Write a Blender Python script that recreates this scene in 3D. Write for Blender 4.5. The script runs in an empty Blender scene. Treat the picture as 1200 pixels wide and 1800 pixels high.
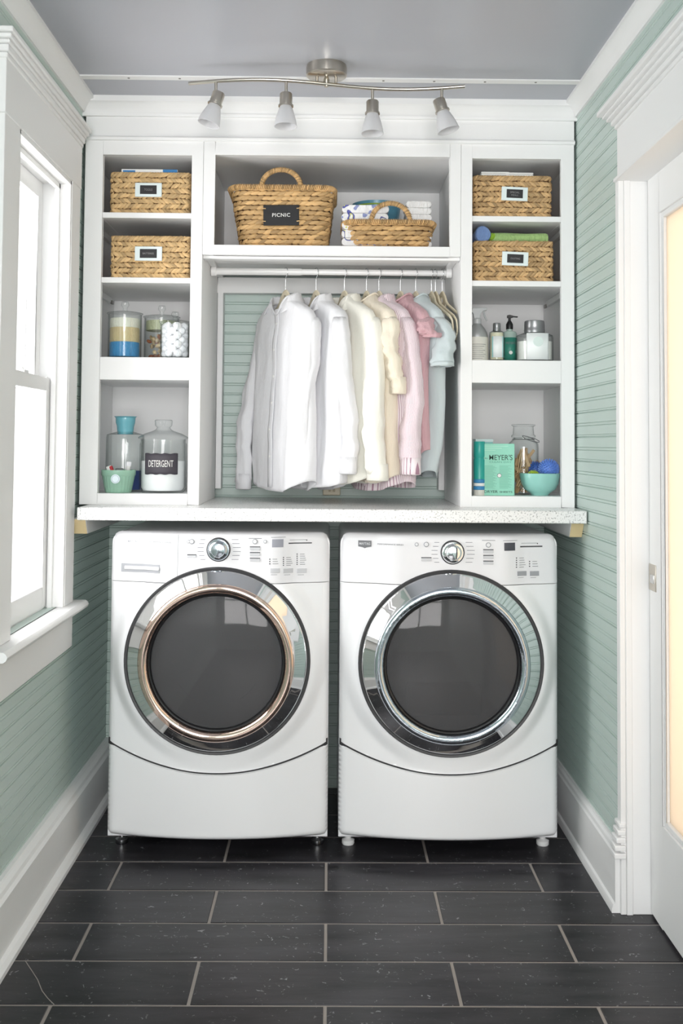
import bpy, math, random
from math import sin, cos, pi, radians, sqrt, atan2
from mathutils import Vector, Matrix, noise
rnd = random.Random(7)
scene = bpy.context.scene
col = scene.collection

# ------------------------------------------------------------------ camera
F = 1837.0; CX, CY = 596.27, 699.78; H = 1.253
PITCH, ROLL, YAW = 0.0431, 0.00774, -0.009
fw = Vector((-sin(YAW)*cos(PITCH), cos(YAW)*cos(PITCH), sin(PITCH)))
rt = Vector((cos(YAW), sin(YAW), 0)); up = rt.cross(fw)
RT = rt*cos(ROLL) + up*sin(ROLL); UP = -rt*sin(ROLL) + up*cos(ROLL)
cam_d = bpy.data.cameras.new('camera'); cam = bpy.data.objects.new('camera', cam_d); col.objects.link(cam)
m = Matrix((RT, UP, -fw)).transposed().to_4x4(); m.translation = Vector((0, 0, H)); cam.matrix_world = m
cam_d.sensor_fit = 'VERTICAL'; cam_d.sensor_height = 36.0; cam_d.sensor_width = 24.0
cam_d.lens = F/1800*36.0
cam_d.shift_x = (600-CX)/1800.0; cam_d.shift_y = (CY-900)/1800.0
cam_d.clip_start = 0.05
scene.camera = cam
def at(u, v, Y):
    """a point of the photograph at the real depth Y"""
    d = fw + RT*((u-CX)/F) - UP*((v-CY)/F); t = Y/d.y
    return Vector((d.x*t, Y, H + d.z*t))

# ------------------------------------------------------------------ light
scene.view_settings.view_transform = 'Standard'; scene.view_settings.look = 'None'
scene.view_settings.gamma = 1.0; scene.view_settings.exposure = -0.33
scene.view_settings.use_curve_mapping = False
world = bpy.data.worlds.new('daylight'); scene.world = world; world.use_nodes = True
wb = world.node_tree.nodes['Background']; wb.inputs[0].default_value = (1.0, 1.0, 1.0, 1); wb.inputs[1].default_value = 3.0
def area(name, loc, direction, sx, sy, power, color=(1, 1, 1)):
    l = bpy.data.lights.new(name, 'AREA'); l.shape = 'RECTANGLE'; l.size = sx; l.size_y = sy; l.energy = power; l.color = color
    o = bpy.data.objects.new(name, l); col.objects.link(o); o.location = loc
    o.rotation_euler = Vector(direction).to_track_quat('-Z', 'Y').to_euler(); return o
area('window_daylight', (-1.15, 2.87, 1.42), (1, -0.25, 0.04), 0.75, 1.4, 33, (1.0, 0.985, 0.975))
area('next_room_daylight', (1.25, 2.35, 1.15), (-1, 0, 0), 0.7, 1.6, 11, (1.0, 0.985, 0.97))
area('rear_fill', (0.0, -1.385, 1.40), (0, 1, 0), 1.2, 1.5, 112, (1.0, 0.972, 0.968))  # added fill lamp behind the camera, set in the added rear window
scene.cycles.max_bounces = 10; scene.cycles.transparent_max_bounces = 24
scene.cycles.diffuse_bounces = 5; scene.cycles.glossy_bounces = 5

# ------------------------------------------------------------------ materials
def lin(c):
    return tuple((x/255/12.92 if x/255 <= .04045 else ((x/255+.055)/1.055)**2.4) for x in c)
def mat(name, rgb, rough=.5, metal=0., spec=.5, bump=0., bscale=60., var=0., vscale=8., island=0., coat=0., sss=0., stretch=None):
    M = bpy.data.materials.new(name); M.use_nodes = True; nt = M.node_tree; N = nt.nodes; L = nt.links
    b = N['Principled BSDF']; c = lin(rgb)
    b.inputs['Base Color'].default_value = (*c, 1); b.inputs['Roughness'].default_value = rough
    b.inputs['Metallic'].default_value = metal; b.inputs['Specular IOR Level'].default_value = spec
    if coat: b.inputs['Coat Weight'].default_value = coat; b.inputs['Coat Roughness'].default_value = .08
    if var or bump:
        tc = N.new('ShaderNodeTexCoord'); mp = N.new('ShaderNodeMapping'); L.new(tc.outputs['Object'], mp.inputs[0])
        if stretch: mp.inputs['Scale'].default_value = stretch
    src = None
    if var:
        n = N.new('ShaderNodeTexNoise'); n.inputs['Scale'].default_value = vscale; n.inputs['Detail'].default_value = 4
        L.new(mp.outputs[0], n.inputs['Vector'])
        src = n.outputs['Fac']; amt = var
    if island:
        g = N.new('ShaderNodeNewGeometry'); src = g.outputs['Random Per Island']; amt = island
    if src:
        mr = N.new('ShaderNodeMapRange'); mr.inputs['To Min'].default_value = 1-amt; mr.inputs['To Max'].default_value = 1+amt
        L.new(src, mr.inputs['Value'])
        hs = N.new('ShaderNodeHueSaturation'); hs.inputs['Color'].default_value = (*c, 1)
        L.new(mr.outputs[0], hs.inputs['Value']); L.new(hs.outputs[0], b.inputs['Base Color'])
    if bump:
        n2 = N.new('ShaderNodeTexNoise'); n2.inputs['Scale'].default_value = bscale; n2.inputs['Detail'].default_value = 3
        L.new(mp.outputs[0], n2.inputs['Vector'])
        bp = N.new('ShaderNodeBump'); bp.inputs['Strength'].default_value = bump; bp.inputs['Distance'].default_value = .002
        L.new(n2.outputs['Fac'], bp.inputs['Height']); L.new(bp.outputs[0], b.inputs['Normal'])
    return M
def glass(name, tint=(.985, .995, .992), gloss=.06, edge=(.48, .52, .52), rough=0.0):
    """clear glass: transparent with fresnel reflection, greyer where seen edge-on"""
    M = bpy.data.materials.new(name); M.use_nodes = True; nt = M.node_tree; N = nt.nodes; L = nt.links
    N.remove(N['Principled BSDF']); out = N['Material Output']
    lw = N.new('ShaderNodeLayerWeight'); lw.inputs['Blend'].default_value = .5
    pw = N.new('ShaderNodeMath'); pw.operation = 'POWER'; pw.inputs[1].default_value = 4.0; L.new(lw.outputs['Facing'], pw.inputs[0])
    mx = N.new('ShaderNodeMixRGB'); mx.inputs[1].default_value = (*tint, 1); mx.inputs[2].default_value = (*edge, 1)
    L.new(pw.outputs[0], mx.inputs[0])
    t = N.new('ShaderNodeBsdfTransparent'); L.new(mx.outputs[0], t.inputs[0])
    g = N.new('ShaderNodeBsdfGlossy'); g.inputs['Roughness'].default_value = rough + .02
    mr = N.new('ShaderNodeMapRange'); mr.inputs['To Min'].default_value = .04; mr.inputs['To Max'].default_value = .6; L.new(pw.outputs[0], mr.inputs['Value'])
    s = N.new('ShaderNodeMixShader'); L.new(mr.outputs[0], s.inputs[0]); L.new(t.outputs[0], s.inputs[1]); L.new(g.outputs[0], s.inputs[2])
    L.new(s.outputs[0], out.inputs[0]); return M
M = {}
M['white'] = mat('white_paint', (238, 238, 238), .5, spec=.3)
M['shelf'] = mat('shelf_paint', (238, 238, 238), .5, spec=.3)
M['green'] = mat('green_beadboard_paint', (193, 209, 203), .42, bump=.08, bscale=40)
M['ceil'] = mat('grey_ceiling_paint', (176, 178, 186), .33, bump=.15, bscale=14, var=.03, vscale=3)
M['strip'] = mat('strip_metal', (232, 232, 232), .3)
M['screw'] = mat('screw_metal', (120, 118, 115), .3, 1)
M['grout'] = mat('tile_grout', (150, 143, 138), .8, bump=.2)
M['wash'] = mat('white_enamel', (240, 241, 243), .3, spec=.4, coat=.25)
M['washp'] = mat('white_panel_plastic', (232, 232, 235), .6, spec=.2)
M['chrome'] = mat('chrome', (240, 241, 243), .03, 1)
M['chrome_refl'] = mat('chrome_warm_reflection', (232, 206, 192), .05, 1)  # warm reflection put into the metal colour of the washer's inner ring
M['chromeb'] = mat('satin_chrome', (205, 212, 220), .12, 1, bump=.4, bscale=50)
M['nickel'] = mat('brushed_nickel', (196, 190, 180), .28, 1, bump=.15, bscale=90, stretch=(1, 1, .05))
M['gasket'] = mat('dark_gasket', (52, 52, 54), .45)
M['darkgap'] = mat('dark_gap', (60, 60, 62), .7)
M['drum'] = mat('drum_steel', (120, 120, 122), .45, .7, var=.35, vscale=7)
M['print'] = mat('grey_print', (120, 122, 127), .5)
M['printd'] = mat('dark_print', (70, 71, 75), .5)
M['btn'] = mat('button_plastic', (196, 197, 201), .5)
M['btnd'] = mat('grey_button', (158, 160, 165), .5)
M['lcd'] = mat('grey_display', (150, 152, 162), .5)
M['lcdd'] = mat('dark_display', (70, 72, 80), .5)
M['badge'] = mat('grey_badge', (120, 120, 124), .3, .3)
M['badgew'] = mat('pale_badge', (214, 215, 219), .3, .2)
M['wicker'] = mat('water_hyacinth', (204, 172, 124), .62, island=.30, bump=.6, bscale=220)
M['wicker2'] = mat('brown_water_hyacinth', (196, 162, 116), .62, island=.34, bump=.6, bscale=220)
M['wicker3'] = mat('seagrass', (200, 164, 114), .6, island=.36, bump=.6, bscale=240)
M['liner'] = mat('basket_inside', (96, 66, 38), .8)
M['chalk'] = mat('chalkboard', (38, 38, 40), .6, bump=.05)
M['chalkw'] = mat('chalk_white', (225, 225, 222), .8)
M['chalkg'] = mat('chalk_grey', (140, 140, 140), .8)
M['holder'] = mat('label_holder_white', (226, 238, 238), .3)
M['glass'] = glass('clear_glass')
M['pane'] = glass('window_glass', (1, 1, 1), edge=(.9, .93, .93))
M['frost'] = None
M['rod'] = mat('white_rod', (242, 242, 242), .25)
M['hanger'] = mat('beige_velvet', (214, 204, 180), .75, bump=.1, bscale=300)
M['hook'] = mat('hook_metal', (205, 206, 208), .2, 1)
M['paper'] = mat('white_paper', (238, 238, 236), .7)
M['blue'] = mat('blue_print', (50, 125, 185), .5)
M['black'] = mat('black_plastic', (24, 24, 26), .35)
M['silver'] = mat('silver_cap', (150, 151, 153), .35, .8)
M['outlet'] = mat('beige_outlet', (222, 212, 186), .4)
M['woodend'] = mat('raw_wood', (226, 206, 160), .6, bump=.2, var=.08, vscale=30)

# quartz worktop with grey flecks
Q = mat('speckled_quartz', (236, 236, 235), .22); nt = Q.node_tree; N = nt.nodes; L = nt.links
tc = N.new('ShaderNodeTexCoord'); vo = N.new('ShaderNodeTexNoise'); vo.inputs['Scale'].default_value = 190; vo.inputs['Detail'].default_value = 2.0
L.new(tc.outputs['Object'], vo.inputs['Vector'])
cr = N.new('ShaderNodeValToRGB'); cr.color_ramp.elements[0].position = .36; cr.color_ramp.elements[0].color = (*lin((176, 176, 176)), 1)
cr.color_ramp.elements[1].position = .44; cr.color_ramp.elements[1].color = (*lin((238, 238, 237)), 1)
L.new(vo.outputs['Fac'], cr.inputs[0]); L.new(cr.outputs[0], N['Principled BSDF'].inputs['Base Color']); M['quartz'] = Q

# black stone tile: streaks, faint clouds, little white flecks
T = mat('black_stone_tile', (46, 46, 48), .3, spec=.35); nt = T.node_tree; N = nt.nodes; L = nt.links; b = N['Principled BSDF']
tc = N.new('ShaderNodeTexCoord'); mp = N.new('ShaderNodeMapping'); mp.inputs['Scale'].default_value = (1, 5, 1); L.new(tc.outputs['Object'], mp.inputs[0])
n1 = N.new('ShaderNodeTexNoise'); n1.inputs['Scale'].default_value = 3.2; n1.inputs['Detail'].default_value = 9; n1.inputs['Roughness'].default_value = .68; L.new(mp.outputs[0], n1.inputs['Vector'])
r1 = N.new('ShaderNodeValToRGB'); r1.color_ramp.elements[0].position = .32; r1.color_ramp.elements[0].color = (*lin((20, 20, 22)), 1)
r1.color_ramp.elements[1].position = .72; r1.color_ramp.elements[1].color = (*lin((66, 64, 69)), 1); L.new(n1.outputs['Fac'], r1.inputs[0])
n2 = N.new('ShaderNodeTexNoise'); n2.inputs['Scale'].default_value = 60; n2.inputs['Detail'].default_value = 5; n2.inputs['Distortion'].default_value = 1.5; L.new(tc.outputs['Object'], n2.inputs['Vector'])
r2 = N.new('ShaderNodeValToRGB'); r2.color_ramp.elements[0].position = .655; r2.color_ramp.elements[0].color = (0, 0, 0, 1); r2.color_ramp.elements[1].position = .73; r2.color_ramp.elements[1].color = (.75, .75, .75, 1)
L.new(n2.outputs['Fac'], r2.inputs[0])
mx = N.new('ShaderNodeMixRGB'); mx.inputs[2].default_value = (*lin((165, 165, 168)), 1); L.new(r2.outputs[0], mx.inputs[0]); L.new(r1.outputs[0], mx.inputs[1])
g = N.new('ShaderNodeNewGeometry'); mr = N.new('ShaderNodeMapRange'); mr.inputs['To Min'].default_value = .82; mr.inputs['To Max'].default_value = 1.2; L.new(g.outputs['Random Per Island'], mr.inputs['Value'])
hs = N.new('ShaderNodeHueSaturation'); L.new(mr.outputs[0], hs.inputs['Value']); L.new(mx.outputs[0], hs.inputs['Color']); L.new(hs.outputs[0], b.inputs['Base Color'])
r3 = N.new('ShaderNodeMapRange'); r3.inputs['To Min'].default_value = .2; r3.inputs['To Max'].default_value = .5; L.new(n1.outputs['Fac'], r3.inputs['Value']); L.new(r3.outputs[0], b.inputs['Roughness'])
bp = N.new('ShaderNodeBump'); bp.inputs['Strength'].default_value = .15; bp.inputs['Distance'].default_value = .002; L.new(n1.outputs['Fac'], bp.inputs['Height']); L.new(bp.outputs[0], b.inputs['Normal'])
M['tile'] = T

# frosted lamp glass / frosted door glass: light passes through, softly
def frosted(name, rgb, trans=.5):
    m_ = mat(name, rgb, .4); nt = m_.node_tree; N = nt.nodes; L = nt.links
    t = N.new('ShaderNodeBsdfTranslucent'); t.inputs[0].default_value = (*lin(rgb), 1)
    s = N.new('ShaderNodeMixShader'); s.inputs[0].default_value = trans
    L.new(N['Principled BSDF'].outputs[0], s.inputs[1]); L.new(t.outputs[0], s.inputs[2]); L.new(s.outputs[0], N['Material Output'].inputs[0]); return m_
M['frost'] = frosted('frosted_glass_shade', (232, 232, 234), .35)
M['doorglass'] = frosted('frosted_cream_door_glass', (236, 223, 206), .6)
# smoked door glass of the machines
S = bpy.data.materials.new('smoked_glass'); S.use_nodes = True; nt = S.node_tree; N = nt.nodes; L = nt.links; N.remove(N['Principled BSDF'])
t = N.new('ShaderNodeBsdfTransparent'); t.inputs[0].default_value = (.5, .5, .51, 1)
d = N.new('ShaderNodeBsdfDiffuse'); d.inputs[0].default_value = (*lin((104, 104, 106)), 1)
s1 = N.new('ShaderNodeMixShader'); s1.inputs[0].default_value = .5; L.new(t.outputs[0], s1.inputs[1]); L.new(d.outputs[0], s1.inputs[2])
gl = N.new('ShaderNodeBsdfGlossy'); gl.inputs['Roughness'].default_value = .04
fr = N.new('ShaderNodeFresnel'); fr.inputs['IOR'].default_value = 1.27
s2 = N.new('ShaderNodeMixShader'); L.new(fr.outputs[0], s2.inputs[0]); L.new(s1.outputs[0], s2.inputs[1]); L.new(gl.outputs[0], s2.inputs[2]); L.new(s2.outputs[0], N['Material Output'].inputs[0])
M['smoke'] = S

def cloth(name, rgb, bump=.25, bscale=28, stripes=None, island=0):
    m_ = mat(name, rgb, .85, spec=.2); nt = m_.node_tree; N = nt.nodes; L = nt.links; b = N['Principled BSDF']
    b.inputs['Sheen Weight'].default_value = .15
    tc = N.new('ShaderNodeTexCoord'); mp = N.new('ShaderNodeMapping'); mp.inputs['Scale'].default_value = (1, 1, .35); L.new(tc.outputs['Object'], mp.inputs[0])
    n = N.new('ShaderNodeTexNoise'); n.inputs['Scale'].default_value = bscale; n.inputs['Detail'].default_value = 4; L.new(mp.outputs[0], n.inputs['Vector'])
    bp = N.new('ShaderNodeBump'); bp.inputs['Strength'].default_value = bump; bp.inputs['Distance'].default_value = .02; L.new(n.outputs['Fac'], bp.inputs['Height']); L.new(bp.outputs[0], b.inputs['Normal'])
    if stripes:
        c2, freq = stripes
        uv = N.new('ShaderNodeUVMap'); uv.uv_map = 'UVMap'
        sp = N.new('ShaderNodeSeparateXYZ'); L.new(uv.outputs[0], sp.inputs[0])
        mu = N.new('ShaderNodeMath'); mu.operation = 'MULTIPLY'; mu.inputs[1].default_value = freq; L.new(sp.outputs[0], mu.inputs[0])
        fr = N.new('ShaderNodeMath'); fr.operation = 'FRACT'; L.new(mu.outputs[0], fr.inputs[0])
        gt = N.new('ShaderNodeMath'); gt.operation = 'LESS_THAN'; gt.inputs[1].default_value = .26; L.new(fr.outputs[0], gt.inputs[0])
        mx = N.new('ShaderNodeMixRGB'); mx.inputs[1].default_value = (*lin(rgb), 1); mx.inputs[2].default_value = (*lin(c2), 1)
        L.new(gt.outputs[0], mx.inputs[0]); L.new(mx.outputs[0], b.inputs['Base Color'])
    return m_

# ------------------------------------------------------------------ mesh helpers
def at_px(u, Y): return at(u, 780, Y).x
class MB:
    def __init__(s): s.v = []; s.f = []; s.uv = None; s.uvi = None
    def add(s, vs, fs):
        o = len(s.v); s.v += [tuple(v) for v in vs]; s.f += [tuple(i+o for i in f) for f in fs]; return s
    def box(s, x0, x1, y0, y1, z0, z1, M=None):
        vs = [Vector((x, y, z)) for x in (x0, x1) for y in (y0, y1) for z in (z0, z1)]
        if M: vs = [M @ v for v in vs]
        return s.add(vs, [(0, 1, 3, 2), (4, 6, 7, 5), (0, 4, 5, 1), (2, 3, 7, 6), (0, 2, 6, 4), (1, 5, 7, 3)])
    def prism(s, prof, axis, a, b, caps=True):
        """prof: 2D points in the other two axes (x,y)->z  (y,z)->x  (x,z)->y ; extruded along axis"""
        def p(q, t):
            return {'x': (t, q[0], q[1]), 'y': (q[0], t, q[1]), 'z': (q[0], q[1], t)}[axis]
        n = len(prof); vs = [p(q, a) for q in prof] + [p(q, b) for q in prof]
        fs = [(i, (i+1) % n, n+(i+1) % n, n+i) for i in range(n)]
        if caps: fs += [tuple(range(n))[::-1], tuple(range(n, 2*n))]
        return s.add(vs, fs)
    def lathe(s, prof, c=(0, 0, 0), seg=32, M=None, wob=None, close=False):
        """revolve (r,z) about z at c"""
        vs = []; fs = []; n = len(prof); c = Vector(c)
        for i in range(seg):
            a = 2*pi*i/seg
            for (r, z) in prof:
                k = wob(a, z) if wob else 1
                v = Vector((r*k*cos(a), r*k*sin(a), z)); v = (M @ v if M else v) + c; vs.append(v)
        for i in range(seg):
            j = (i+1) % seg
            for k in range(n-1): fs.append((i*n+k, j*n+k, j*n+k+1, i*n+k+1))
            if close: fs.append((i*n+n-1, j*n+n-1, j*n, i*n))
        if not close:
            if prof[0][0] > 1e-5: pass
        return s.add(vs, fs)
    def tube(s, pts, r, seg=10, closed=False, flat=1.0, caps=True):
        pts = [Vector(p) for p in pts]; n = len(pts); vs = []; fs = []
        ref = None
        for i, p in enumerate(pts):
            a = pts[(i-1) % n] if (closed or i > 0) else p; b_ = pts[(i+1) % n] if (closed or i < n-1) else p
            t = (b_-a).normalized()
            if ref is None: ref = Vector((0, 0, 1)) if abs(t.z) < .9 else Vector((0, 1, 0))
            x = t.cross(ref).normalized(); y = x.cross(t).normalized(); ref = y
            rr = r[i] if isinstance(r, (list, tuple)) else r
            for k in range(seg):
                an = 2*pi*k/seg; vs.append(p + x*cos(an)*rr + y*sin(an)*rr*flat)
        for i in range(n if closed else n-1):
            j = (i+1) % n
            for k in range(seg): fs.append((i*seg+k, i*seg+(k+1) % seg, j*seg+(k+1) % seg, j*seg+k))
        if not closed and caps: fs += [tuple(range(seg))[::-1], tuple(range((n-1)*seg, n*seg))]
        return s.add(vs, fs)
    def grid(s, fn, nu, nv, skip=None):
        vs = [fn(i/nu, j/nv) for j in range(nv+1) for i in range(nu+1)]
        fs = []
        for j in range(nv):
            for i in range(nu):
                if skip and skip((i+.5)/nu, (j+.5)/nv): continue
                a = j*(nu+1)+i; fs.append((a, a+1, a+nu+2, a+nu+1))
        return s.add(vs, fs)
    def ball(s, c, rx, ry=None, rz=None, seg=12, rings=8, M=None):
        ry = ry or rx; rz = rz or rx; c = Vector(c); vs = []; fs = []
        for j in range(1, rings):
            th = pi*j/rings
            for i in range(seg):
                v = Vector((rx*sin(th)*cos(2*pi*i/seg), ry*sin(th)*sin(2*pi*i/seg), rz*cos(th))); vs.append((M @ v if M else v)+c)
        for j in range(rings-2):
            for i in range(seg):
                a = j*seg+i; b_ = j*seg+(i+1) % seg; fs.append((a, a+seg, b_+seg, b_))
        t = len(vs); v = Vector((0, 0, rz)); vs += [(M @ v if M else v)+c, (-(M @ v) if M else -v)+c]
        for i in range(seg): fs.append((t, i, (i+1) % seg)); fs.append((t+1, (rings-2)*seg+(i+1) % seg, (rings-2)*seg+i))
        return s.add(vs, fs)
    def build(s, name, material, parent=None, smooth=True, angle=35, bevel=0, solid=0, label=None, sub=0, origin=None):
        me = bpy.data.meshes.new(name); 
        if origin is not None: o0 = Vector(origin); vv = [tuple(Vector(v)-o0) for v in s.v]
        else: vv = s.v
        me.from_pydata(vv, [], s.f); me.update()
        import bmesh
        bm = bmesh.new(); bm.from_mesh(me); s.uvi or bmesh.ops.remove_doubles(bm, verts=bm.verts, dist=1e-6)
        bmesh.ops.recalc_face_normals(bm, faces=bm.faces); bm.to_mesh(me); bm.free()
        if s.uvi:
            uvl = me.uv_layers.new(name='UVMap')
            for p in me.polygons:
                us = [s.uvi[vi] for vi in p.vertices]; hi = max(us)
                for li, u_ in zip(p.loop_indices, us): uvl.data[li].uv = (u_ + (1 if hi-u_ > .5 else 0), 0)
        elif s.uv:
            uvl = me.uv_layers.new(name='UVMap')
            for lp in me.loops:
                co = me.vertices[lp.vertex_index].co; uvl.data[lp.index].uv = s.uv(co)
        me.materials.append(material)
        if smooth:
            for p in me.polygons: p.use_smooth = True
            me.set_sharp_from_angle(angle=radians(angle))
        o = bpy.data.objects.new(name, me); col.objects.link(o)
        if origin is not None: o.location = origin
        if parent is not None: o.parent = parent
        if bevel:
            b = o.modifiers.new('bevel', 'BEVEL'); b.width = bevel; b.segments = 2; b.limit_method = 'ANGLE'; b.angle_limit = radians(40)
        if solid:
            b = o.modifiers.new('thickness', 'SOLIDIFY'); b.thickness = solid; b.offset = 0
        if sub:
            b = o.modifiers.new('smooth', 'SUBSURF'); b.levels = sub; b.render_levels = sub
        if label: o['label'] = label
        return o
def B(*a): return MB().box(*a)
def struct(o, label=None):
    o['kind'] = 'structure'
    if label: o['label'] = label
    return o
def tag(o, label, cat, group=None):
    o['label'] = label; o['category'] = cat
    if group: o['group'] = group
    return o
def thing(name, loc, label, cat, group=None, rz=0):
    o = bpy.data.objects.new(name, None); col.objects.link(o); o.location = loc; o.rotation_euler = (0, 0, rz)
    o.empty_display_size = .05
    return tag(o, label, cat, group)
def copy_tree(o, parent=None):
    c = o.copy(); col.objects.link(c); c.parent = parent
    for ch in [x for x in bpy.data.objects if x.parent == o]: copy_tree(ch, c)
    return c
def text_mesh(txt, w, h=None, depth=.0004, bold=0.0, spacing=1.0):
    """text in the XZ plane facing -Y, centred on 0, fitted to width w (and height h)"""
    cu = bpy.data.curves.new('lettering', 'FONT'); cu.body = txt; cu.align_x = 'CENTER'; cu.align_y = 'CENTER'
    cu.extrude = .01; cu.offset = bold; cu.space_character = spacing; cu.resolution_u = 3
    o = bpy.data.objects.new('tmp', cu); col.objects.link(o)
    dg = bpy.context.evaluated_depsgraph_get(); me = bpy.data.meshes.new_from_object(o.evaluated_get(dg))
    vs = [v.co.copy() for v in me.vertices]; fs = [tuple(p.vertices) for p in me.polygons]
    bpy.data.objects.remove(o); bpy.data.curves.remove(cu); bpy.data.meshes.remove(me)
    if not vs: return [], []
    x0 = min(v.x for v in vs); x1 = max(v.x for v in vs); y0 = min(v.y for v in vs); y1 = max(v.y for v in vs)
    k = w/(x1-x0); kh = (h/(y1-y0)) if h else k
    out = [Vector(((v.x-(x0+x1)/2)*k, -depth if v.z > 0 else 0, (v.y-(y0+y1)/2)*kh)) for v in vs]
    return out, fs
def text(txt, w, pos, h=None, M=None, mb=None, **k):
    vs, fs = text_mesh(txt, w, h, **k); mb = mb or MB(); pos = Vector(pos)
    return mb.add([(M @ v if M else v)+pos for v in vs], fs)

XL, XR, YB, ZC = -.805, .792, 3.86, 2.362      # walls, back wall, ceiling
YR = -1.3                                       # rear wall, behind the camera
YC = 3.34                                       # cabinet face
# ------------------------------------------------------------------ floor
mb = B(XL-.1, XR+.35, YR-.1, YB+.1, -.06, -.002)
floor = struct(mb.build('floor', M['grout'], smooth=False), 'black rectangular stone floor tiles with pale grout')
W_, L_, G_ = .1995, .6096, .004
mb = MB()
for k in range(-4, 24):
    y1 = 3.184 - k*W_; y0 = y1 - W_
    if y0 < YR-.05: break
    off = .3048 if k % 2 else 0
    for j in range(-3, 4):
        x0 = j*L_ - (L_/2 if k % 2 else 0); x1 = x0 + L_
        x0 = max(x0, XL-.02); x1 = min(x1, XR+.1)
        if x1-x0 < .02: continue
        yy1 = min(y1, YB); 
        if yy1 <= y0: continue
        mb.box(x0+G_, x1-G_, y0+G_, yy1-G_, -.01, 0)
tiles = mb.build('tile', M['tile'], floor, bevel=.0012)
# the crack in a tile at front left
pts = [at(u, v, 1) for u, v in ((45, 1690), (57, 1708), (66, 1722), (74, 1742), (84, 1755), (95, 1766))]
pts = [Vector((p.x*H/(H-p.z), H/(H-p.z), .0004)) for p in pts]
mb = MB(); mb.tube(pts, .0011, 6, flat=.4); mb.build('crack', M['grout'], floor, label='thin pale crack across a tile')

# ------------------------------------------------------------------ beadboard walls
PIT = .0752; ZB0 = 1.052 - PIT*20
def bead_profile(z0, z1):
    """(depth, z): tongue joint groove each pitch, and a bead midway"""
    pr = [(0, z0)]; k = math.floor((z0-ZB0)/PIT)
    while True:
        zb = ZB0 + k*PIT; k += 1
        if zb > z1: break
        for dz, d in ((-.0022, 0), (-.0006, .005), (.0006, .005), (.0022, 0), (.0058, 0), (.0070, .0022), (.0082, 0),
                      (.0376-.004, 0), (.0376-.0025, .003), (.0376-.001, 0), (.0376+.0045, 0), (.0376+.006, .003), (.0376+.0075, 0)):
            z = zb+dz
            if z0 < z < z1: pr.append((d, z))
    pr.append((0, z1)); return pr
def bead_x(mb, X, sgn, y0, y1, z0, z1, depth=.1):     # wall in the plane x = X, grooves cut outward
    pr = bead_profile(z0, z1)
    poly = [(X - sgn*d, z) for d, z in pr]
    back = X - sgn*depth
    mb.prism(poly + [(back, z1), (back, z0)], 'y', y0, y1)
WY0, WY1, WZ0, WZ1 = 2.61, 3.145, .76, 2.04   # window opening
mb = MB()
for y0, y1, z0, z1 in ((YR, WY0, 0, ZC), (WY1, YB+.1, 0, ZC), (WY0, WY1, 0, WZ0), (WY0, WY1, WZ1, ZC)):
    bead_x(mb, XL, 1, y0, y1, z0, z1, .12)
struct(mb.build('wall_left', M['green'], smooth=False), 'green painted horizontal beadboard wall with the window')
DY0, DY1, DZ = 1.95, 2.852, 2.126
mb = MB()
for y0, y1, z0, z1 in ((YR, DY0, 0, ZC), (DY1, YB+.1, 0, ZC), (DY0, DY1, DZ, ZC)):
    bead_x(mb, XR, -1, y0, y1, z0, z1, .14)
struct(mb.build('wall_right', M['green'], smooth=False), 'green painted horizontal beadboard wall with the door')
mb = MB(); pr = bead_profile(0, ZC)
mb.prism([(YB+d, z) for d, z in pr] + [(YB+.12, ZC), (YB+.12, 0)], 'x', XL, XR)
struct(mb.build('wall_back', M['green'], smooth=False), 'green beadboard back wall behind the hanging clothes')
mb = MB(); mb.box(XL-.1, -.6, YR-.12, YR, 0, ZC); mb.box(.6, XR+.1, YR-.12, YR, 0, ZC); mb.box(-.6, .6, YR-.12, YR, 0, .65); mb.box(-.6, .6, YR-.12, YR, 2.15, ZC)
struct(mb.build('wall_front', M['white'], smooth=False))
ceil = struct(B(XL-.1, XR+.3, YR-.1, YB+.1, ZC, ZC+.08).build('ceiling', M['ceil'], smooth=False), 'smooth blue-grey ceiling')
# seam strip across the ceiling with its screws
mb = B(XL+.03, XR-.03, 3.125, 3.157, ZC-.004, ZC+.001)
st = struct(mb.build('trim_1', M['strip'], bevel=.001), 'thin white metal strip across the ceiling')
mb = MB()
for i in range(9): mb.lathe([(0, -.0015), (.0035, -.001), (.004, 0)], (-.62+i*.155, 3.141, ZC-.004), 10)
mb.build('screw', M['screw'], st)
# crown moulding at the side walls and over the cupboards
def crown(axis, wall, sgn, a, b, name, label):
    P_ = [(0, 0), (.007, 0), (.010, .010), (.020, .024), (.034, .036), (.040, .038), (.040, .049), (0, .049)]
    prof = [(wall+sgn*d, ZC-.049+z) for d, z in P_]
    return struct(MB().prism(prof, axis, a, b).build(name, M['white'], angle=25), label)
crown('y', XL, 1, YR, YC-.01, 'trim_2', 'white crown moulding along the left wall')
crown('y', XR, -1, YR, YC-.01, 'trim_3', 'white crown moulding along the right wall')
# baseboards
def base(wall, sgn, y0, y1, name, label):
    P_ = [(0, 0), (.040, 0), (.040, .012), (.034, .022), (.026, .026), (.026, .150), (.020, .156), (.018, .166), (.010, .172), (.008, .178), (0, .178)]
    k = 1.0 if sgn > 0 else .45
    return struct(MB().prism([(wall+sgn*d*k*1.4, z) for d, z in P_], 'y', y0, y1).build(name, M['white'], angle=25), label)
base(XL, 1, YR, YB, 'baseboard_left', 'tall white baseboard along the left wall')
base(XR, -1, DY1, YB, 'baseboard_right', 'tall white baseboard between door and dryer')

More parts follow.
